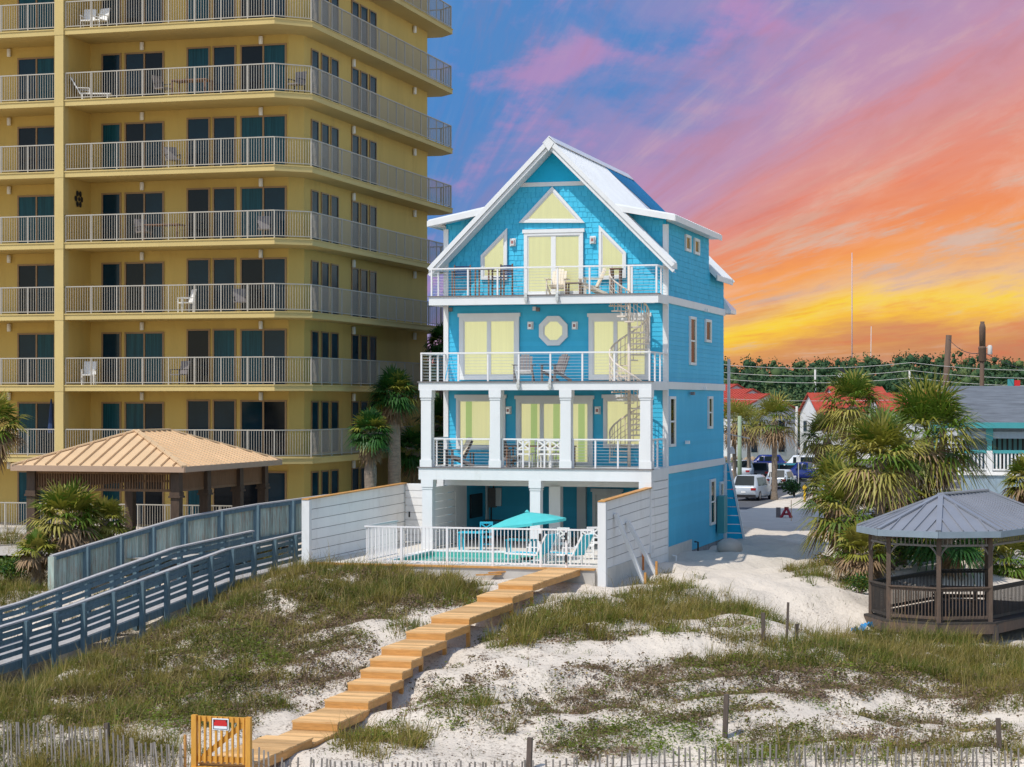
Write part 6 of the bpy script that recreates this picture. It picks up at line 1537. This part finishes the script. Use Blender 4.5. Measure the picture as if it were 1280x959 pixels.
for s in (-1, 1): MB().bar((b0.x, b0.y + .03 * s, b0.z + .95), (b0.x + .22 * s, b0.y + .05 * s, b0.z), .03, .03).build('leg', BLUE_P, fs)
vs2 = MB(); 
for i in range(3): vs2.cbox((0, 0, .06 + i * .12), (.5, .32, .05))
# pool court: loungers, umbrella, tables
ln1 = lounge('sun_lounger', 'turquoise sling sun lounger under the umbrella, left of two', (fx(668, 64.2), 64.3, Z0), R(-112), TURQ2, W_BOARD)
dup(ln1, (fx(712, 64.2), 64.4, Z0), R(-112), 'turquoise sling sun lounger right of the other, near the white plank wall')
um = thing('patio_umbrella', 'open turquoise patio umbrella tilted over the pool terrace', 'umbrella', (fx(659, 65.9), 65.9, Z0)); b0 = Vector(um.location)
tz = atY(657, 640, 65.9).z
MB().tube([b0, (b0.x, b0.y, tz - .02)], .022, 8).build('pole', STEEL, um); MB().lathe([(.26, 0), (.26, .06), (.06, .09)], b0, 12).build('base', DARK, um)
cu = MB(); ctr = Vector((b0.x, b0.y, tz)); tilt = Vector((.10, 0, 0))
rim = []
for i in range(8): a = math.pi / 8 + i * math.pi / 4; x, y = 1.3 * math.cos(a), 1.3 * math.sin(a); rim.append(ctr + Vector((x, y, -.36 + x * .13)))
mid = [ctr.lerp(p, .55) + Vector((0, 0, .035)) for p in rim]
for i in range(8):
    j = (i + 1) % 8; cu.poly([ctr, mid[i], mid[j]]); cu.poly([mid[i], rim[i], rim[j], mid[j]]); dn = Vector((0, 0, -.09)); cu.poly([rim[i], rim[i] + dn, rim[j] + dn, rim[j]])
cu.build('canopy', TURQ, um)
ri_ = MB()
for p in rim: ri_.bar(ctr - Vector((0, 0, .03)), p - Vector((0, 0, .03)), .02, .02)
ri_.build('rib', STEEL, um); MB().lathe([(.02, .05), (.07, 0), (.09, -.02)], ctr + Vector((0, 0, .02)), 8).build('finial', TURQ, um)
pt2 = table('patio_table', 'small turquoise table behind the pool near the back of the court', .95, .6, .66, TURQ2); pt2.location = (fx(592, 69.5), 69.4, Z0)
tc2 = xchair('patio_chair', 'blue sling chair beside the small turquoise table behind the pool', TURQ2); tc2.location = (fx(606, 69.5), 69.7, Z0); tc2.rotation_euler.z = .3
wc = xchair('patio_chair', 'white chair near the white plank wall at the right of the terrace', W_BOARD); wc.location = (fx(733, 66.5), 66.6, Z0); wc.rotation_euler.z = .2
dup(wc, (fx(699, 67), 67.2, Z0), -.2, 'white chair behind the left turquoise lounger'); dup(wc, (fx(741, 67.5), 67.9, Z0), .6, 'white chair behind another near the house corner of the terrace')
pt3 = table('patio_table', 'turquoise table left of the loungers under the umbrella', 1.0, .6, .6, TURQ2); pt3.location = (fx(651, 66.8), 66.9, Z0)
gr_ = table('court_bench', 'long dark bench in the shade below the house', 2.2, .5, .8, DARK); gr_.location = (fx(640, 74), 74.2, Z0); gr_['category'] = 'bench'
tv = thing('television', 'black television on the blue side wall of the court', 'television', (X0 + .32, 75.6, 2.95))
MB().box(X0 + .3, 74.85, 2.75, X0 + .36, 76.35, 3.65).build('screen', DARK, tv); MB().box(X0 + .26, 75.4, 3.0, X0 + .31, 75.8, 3.4).build('bracket', STEEL, tv)
# pool noodle / hose bits, tarp scraps
tp = MB(); v = atZ(1076, 766, .75)
pts = [(0, 0, .0), (.5, -.1, .08), (.75, .2, .3), (.6, .5, .25), (.1, .45, .1)]; tp.prism([(p[0], p[1]) for p in pts], 'z', 0, .03)
V_ = []
tpm = MB(); 
for i in range(6):
    for j in range(5): V_.append((v.x - .3 + i * .13, v.y + j * .12, gh(v.x, v.y) + .1 + .12 * math.sin(i * 1.7 + j) + .05 * i))
for i in range(5):
    for j in range(4): tpm.poly([V_[i * 5 + j], V_[(i + 1) * 5 + j], V_[(i + 1) * 5 + j + 1], V_[i * 5 + j + 1]])
props(tpm.build('tarp', M('blue_tarp', (.01, .22, .5), .4, .1)), 'crumpled blue tarp lying against the gazebo base', 'tarp')
v = atZ(1044, 711, 1.05); gt2 = MB()
for i in range(8): gt2.tube([(v.x - .5 + i * .13, v.y + .1 * math.sin(i), gh(v.x, v.y) + .08 + .06 * math.sin(i * 2.1)), (v.x - .4 + i * .13, v.y + .2, gh(v.x, v.y) + .16 + .05 * math.cos(i))], .05, 5)
props(gt2.build('netting', M('green_netting', (.02, .30, .12), .7, .2)), 'bundle of green netting by the palmettos on the sand', 'netting')
v = atZ(612, 726, 1.55); dbr = MB()
dbr.bar((v.x - .45, v.y, 1.72), (v.x + .3, v.y + .3, 1.74), .12, .04); dbr.bar((v.x - .1, v.y + .2, 1.78), (v.x + .5, v.y + .5, 1.82), .12, .04)
props(dbr.build('timber_offcut', WOODS), 'loose timber offcuts on the sand beside the top step', 'timber')
pb_ = MB(); v = atZ(878, 705, 1.5)
for i in range(3): pb_.lathe([(.05, -.03), (.2, .02), (.17, .1), (.05, .14)], (v.x + i * .3, v.y + .1 * i, gh(v.x, v.y)), 8)
v2 = atZ(912, 690, 1.5); sb = MB().lathe([(.3, -.1), (.5, .1), (.46, .35), (.25, .5), (.05, .54)], (v2.x, v2.y, gh(v2.x, v2.y)), 12); props(sb.build('sand_bag', CONC, smooth=True), 'rounded pale boulder on the sand beside the blue house', 'boulder')
for px, py, lab in ((804, 716, 'orange stake at the foot of the nearer brace'), (809, 712, 'pink topped stake beside the orange one')):
    v = atZ(px, py, 1.4); props(MB().box(v.x - .03, v.y - .03, gh(v.x, v.y) - .2, v.x + .03, v.y + .03, gh(v.x, v.y) + .72).build('survey_stake', M('stake_orange' if px < 806 else 'stake_pink', (.6, .2, .05) if px < 806 else (.6, .3, .25), .7)), lab, 'stake')
# ---------------------------------------------------------------- dune vegetation
def px_arr(x, y, z):
    t = -x * SN + y * CS; return 640 + F * (x * CS + y * SN) / t, HY + F * (CZ - z) / t
N = 80000
cx = rng.uniform(-46, 8, N); cy = rng.uniform(33, 74, N); cz = ground_h(cx, cy); ux, uy = px_arr(cx, cy, cz)
def blob(c): x, y, rx, ry, d = c; return d * np.clip(1.35 - np.sqrt(((ux - x) / rx) ** 2 + ((uy - y) / ry) ** 2), 0, 1).clip(0, .5) * 2
nse = np.zeros(N)
for i in range(9):
    a = rnd.uniform(0, 6.28); f = .5 * 1.45 ** i; nse += np.sin((cx * math.cos(a) + cy * math.sin(a)) * f + rnd.uniform(0, 6)) / 1.25 ** i
nse = nse / 3.2
TALL = [(300, 790, 90, 45, 0.46), (400, 760, 70, 40, 0.37), (200, 850, 120, 30, 0.37), (430, 730, 85, 30, 0.72), (330, 735, 55, 30, 0.77), (560, 742, 45, 16, 0.55), (640, 790, 42, 24, 0.85), (730, 778, 60, 24, 0.95), (860, 765, 78, 34, 1.0), (935, 795, 45, 18, 0.6), (1010, 815, 80, 24, 0.6), (1160, 815, 120, 32, 0.95), (1250, 850, 60, 38, 0.8), (240, 800, 130, 50, 0.5), (330, 850, 60, 40, 0.28), (440, 770, 60, 40, 0.25), (120, 860, 120, 40, 0.77), (40, 890, 70, 30, 0.77), (270, 880, 60, 30, 0.43), (90, 945, 130, 26, 0.59), (480, 925, 50, 22, 0.6), (545, 845, 16, 40, 0.35), (510, 790, 26, 14, 0.45), (1010, 720, 30, 12, 0.6), (1060, 700, 20, 30, 0.6), (400, 800, 30, 20, 0.15), (20, 720, 60, 40, 0.77), (110, 700, 70, 30, 0.59), (900, 820, 60, 14, 0.5), (595, 905, 40, 20, 0.2), (1150, 950, 200, 14, 0.35), (190, 750, 60, 20, 0.5)]
SCRUB = [(360, 800, 80, 50, 0.98), (420, 850, 40, 40, 0.52), (300, 860, 60, 40, 0.78), (200, 820, 90, 30, 0.91), (450, 745, 100, 26, 0.98), (330, 770, 70, 30, 0.91), (260, 840, 120, 60, 1), (390, 820, 70, 50, 0.78), (900, 845, 110, 24, 0.52), (1020, 850, 130, 26, 0.75), (1200, 870, 80, 22, 0.69), (700, 800, 90, 12, 0.57), (830, 880, 120, 30, 0.46), (620, 870, 100, 40, 0.34), (780, 860, 90, 40, 0.32), (600, 850, 60, 30, 0.29), (1100, 920, 170, 24, 0.37), (500, 745, 90, 14, 0.57), (130, 880, 120, 30, 0.52), (740, 930, 60, 20, 0.46), (420, 770, 40, 20, 0.72)]
GREEN = [(318, 812, 24, 12, 1.0), (345, 830, 14, 8, .8), (290, 845, 30, 10, .5), (230, 885, 50, 16, .6), (150, 905, 60, 14, .4), (690, 770, 50, 10, .3), (790, 925, 100, 18, .75), (1020, 945, 150, 12, .5), (315, 815, 22, 10, 1.0), (470, 915, 26, 12, .5), (215, 890, 70, 26, .5), (1000, 840, 140, 20, .16), (560, 880, 40, 30, .15), (720, 850, 160, 40, .05), (900, 900, 200, 40, .06), (660, 760, 90, 14, .2), (940, 780, 30, 20, .15), (300, 800, 60, 20, .3)]
BARE = [(365, 775, 20, 7, .7), (337, 840, 22, 9, .6), (385, 868, 30, 12, .7), (415, 820, 28, 10, .8), (450, 785, 30, 7, .7), (470, 815, 20, 12, .7), (357, 905, 22, 12, .9), (760, 815, 150, 14, .9), (690, 760, 20, 10, .3), (950, 740, 70, 22, 1.0), (1040, 770, 40, 25, .9), (860, 705, 60, 14, 1), (600, 725, 26, 8, .9), (710, 742, 30, 9, .7), (1000, 900, 60, 8, .5), (600, 820, 120, 30, .7)]
def dens(L_): return np.max([blob(c) for c in L_], axis=0)
inv = (ux < -40) | (ux > 1330) | (uy > 985)
onpath = (np.abs(cx - XWc) < .62) & (cy > 36) | (cx > XL - .1) & (cx < X1 + .15) & (cy > YP - .25)
gzb = (cx > -7.4) & (cx < -1.2) & (cy > 61.6) & (cy < 71.5)
bwx = np.interp(cy, [p[1] for p in bwp], [p[0] for p in bwp]); under = (cx < bwx + .1) & (cx > bwx - WID - .1) & (cy < 72)
bare = dens(BARE)
def pick(L_, default, nk, amp=.75, bk=.8):
    d = dens(L_) * (1 + amp * nse) - bare * bk; d = np.where(inv, default, d)
    return (rng.random(N) < d.clip(0, 1) * nk) & ~onpath & ~gzb & ~under & (uy > 640)
left = ux < 60
nse2 = np.zeros(N)
for i in range(7):
    a = rnd.uniform(0, 6.28); f = .8 * 1.5 ** i; nse2 += np.sin((cx * math.cos(a) + cy * math.sin(a)) * f + rnd.uniform(0, 6)) / 1.2 ** i
nse2 /= 2.6
def tufts(name, sel, blades, h, wd, lean, mats, wts, spread, label):
    i = np.where(sel)[0]; k = rng.integers(blades[0], blades[1], len(i)); r = np.repeat(i, k); n = len(r)
    hs = np.repeat(rng.uniform(h[0], h[1], len(i)) * (1 + .3 * nse[i]).clip(.5, 1.5), k) * rng.uniform(.55, 1.1, n)
    a = rng.uniform(0, 2 * np.pi, n); rr = spread * np.sqrt(rng.random(n))
    bx_, by_ = cx[r] + rr * np.cos(a), cy[r] + rr * np.sin(a); bz = cz[r] - .03
    la = a + rng.normal(0, .9, n); ll = hs * np.abs(rng.normal(lean, lean * .5, n)); dx, dy = np.cos(la) * ll + hs * .10, np.sin(la) * ll
    wa = rng.uniform(0, np.pi, n); w_ = wd * rng.uniform(.6, 1.3, n); wx, wy = np.cos(wa) * w_ / 2, np.sin(wa) * w_ / 2
    V = np.stack([np.stack([bx_ - wx, by_ - wy, bz], 1), np.stack([bx_ + wx, by_ + wy, bz], 1), np.stack([bx_ + dx * .38 + wx * .8, by_ + dy * .38 + wy * .8, bz + hs * .6], 1), np.stack([bx_ + dx * .38 - wx * .8, by_ + dy * .38 - wy * .8, bz + hs * .6], 1),
                  np.stack([bx_ + dx, by_ + dy, bz + hs * (1 - .25 * lean)], 1)], 1)
    b = np.arange(n) * 5; lps = np.stack([b, b + 1, b + 2, b + 3, b + 3, b + 2, b + 4], 1).ravel(); fs_ = np.tile([4, 3], n)
    tm = np.clip(np.searchsorted(np.cumsum(wts), (.5 + .36 * nse2[i] + rng.normal(0, .16, len(i))).clip(.001, .999)), 0, len(mats) - 1); bm_ = np.where(rng.random(n) < .7, np.repeat(tm, k), rng.choice(len(mats), n, p=wts))
    o = np_mesh(name, V.reshape(-1, 3), fs_, lps, mats, np.repeat(bm_, 2)); props(o, label, kind='stuff'); return n

def sprigs(name, sel, leaves, rad, h, size, mats, wts, label, flat=.5):
    """low plants: many small leaves and bits of twig in flattened mounds"""
    i = np.where(sel)[0]; k = rng.integers(leaves[0], leaves[1], len(i)); r = np.repeat(i, k); n = len(r)
    R_ = np.repeat(rng.uniform(rad[0], rad[1], len(i)), k); H_ = np.repeat(rng.uniform(h[0], h[1], len(i)), k)
    a = rng.uniform(0, 2 * np.pi, n); q = np.sqrt(rng.random(n)); x = cx[r] + R_ * q * np.cos(a) * rng.uniform(.7, 1.2, n); y = cy[r] + R_ * q * np.sin(a)
    z = ground_h(x, y) + H_ * (1 - q ** 2 * .85) * rng.random(n) ** .6 + .005
    c = np.stack([x, y, z], 1); u = rng.normal(size=(n, 3)); u[:, 2] *= flat; u /= np.linalg.norm(u, axis=1)[:, None]; v = np.cross(u, rng.normal(size=(n, 3))); v /= np.linalg.norm(v, axis=1)[:, None]
    s_ = size * rng.uniform(.5, 1.5, n)[:, None]; el = rng.choice([.12, .3, .45], n)[:, None]
    V = np.stack([c - u * s_, c + v * s_ * el, c + u * s_, c - v * s_ * el], 1).reshape(-1, 3)
    tm = np.clip(np.searchsorted(np.cumsum(wts), (.5 - .36 * nse2[i] + rng.normal(0, .16, len(i))).clip(.001, .999)), 0, len(mats) - 1)
    m_ = np.where(rng.random(n) < .65, np.repeat(tm, k), rng.choice(len(mats), n, p=wts))
    props(np_mesh(name, V, np.full(n, 4), np.arange(4 * n), mats, m_), label, kind='stuff'); return n
psel = pick(TALL, .3, .5)
nb_ = tufts('grass', psel, (18, 34), (.22, .56), .012, .55, [T1, T2, T3], [.45, .35, .2], .2, 'tall green and straw coloured dune grass')
nb_ += tufts('grass_stalks', psel & (rng.random(N) < .5), (1, 5), (.6, 1.0), .012, .35, [T3, T2], [.6, .4], .25, 'thin straw stalks standing above the dune grass')
nb_ += tufts('scrub_stems', pick(SCRUB, .2, .28), (14, 26), (.12, .34), .010, .9, [T4, T7, T5, T3], [.3, .3, .25, .15], .24, 'low brown and mauve dune scrub stems')
nb_ += sprigs('scrub', pick(SCRUB, .2, .7, .35, .35), (36, 70), (.14, .42), (.08, .28), .036, [T5, T4, T7, T3], [.3, .27, .3, .13], 'low mounds of brown and olive dune scrub')
nb_ += sprigs('undergrowth', psel & (rng.random(N) < .75), (20, 40), (.2, .45), (.05, .25), .038, [T4, T7, T1, T5], [.3, .3, .2, .2], 'brown and green undergrowth among the grass')
nb_ += sprigs('ground_cover', pick(GREEN, .05, .55, .4), (40, 80), (.18, .42), (.14, .36), .032, [T6, T1, T7], [.6, .25, .15], 'low bright green leafy plants on the sand')
open_ = ~onpath & ~gzb & ~under & (uy > 745)
dn = .05 + .25 * np.clip(nse2 + .2, 0, 1) * np.where((bare > .5) & (uy < 830), .3, 1)
nb_ += sprigs('litter', (rng.random(N) < dn) & open_, (5, 16), (.15, .5), (.004, .02), .026, [T4, T5, DARKT, T7], [.35, .25, .2, .2], 'scattered dry leaves and twigs on the sand', .15)
nb_ += tufts('twigs', (rng.random(N) < .03 * (1 + nse)) & open_, (4, 10), (.06, .24), .011, 1.2, [T4, T7, T6], [.4, .35, .25], .2, 'thin sprigs growing singly from the sand')
print('blades', nb_)
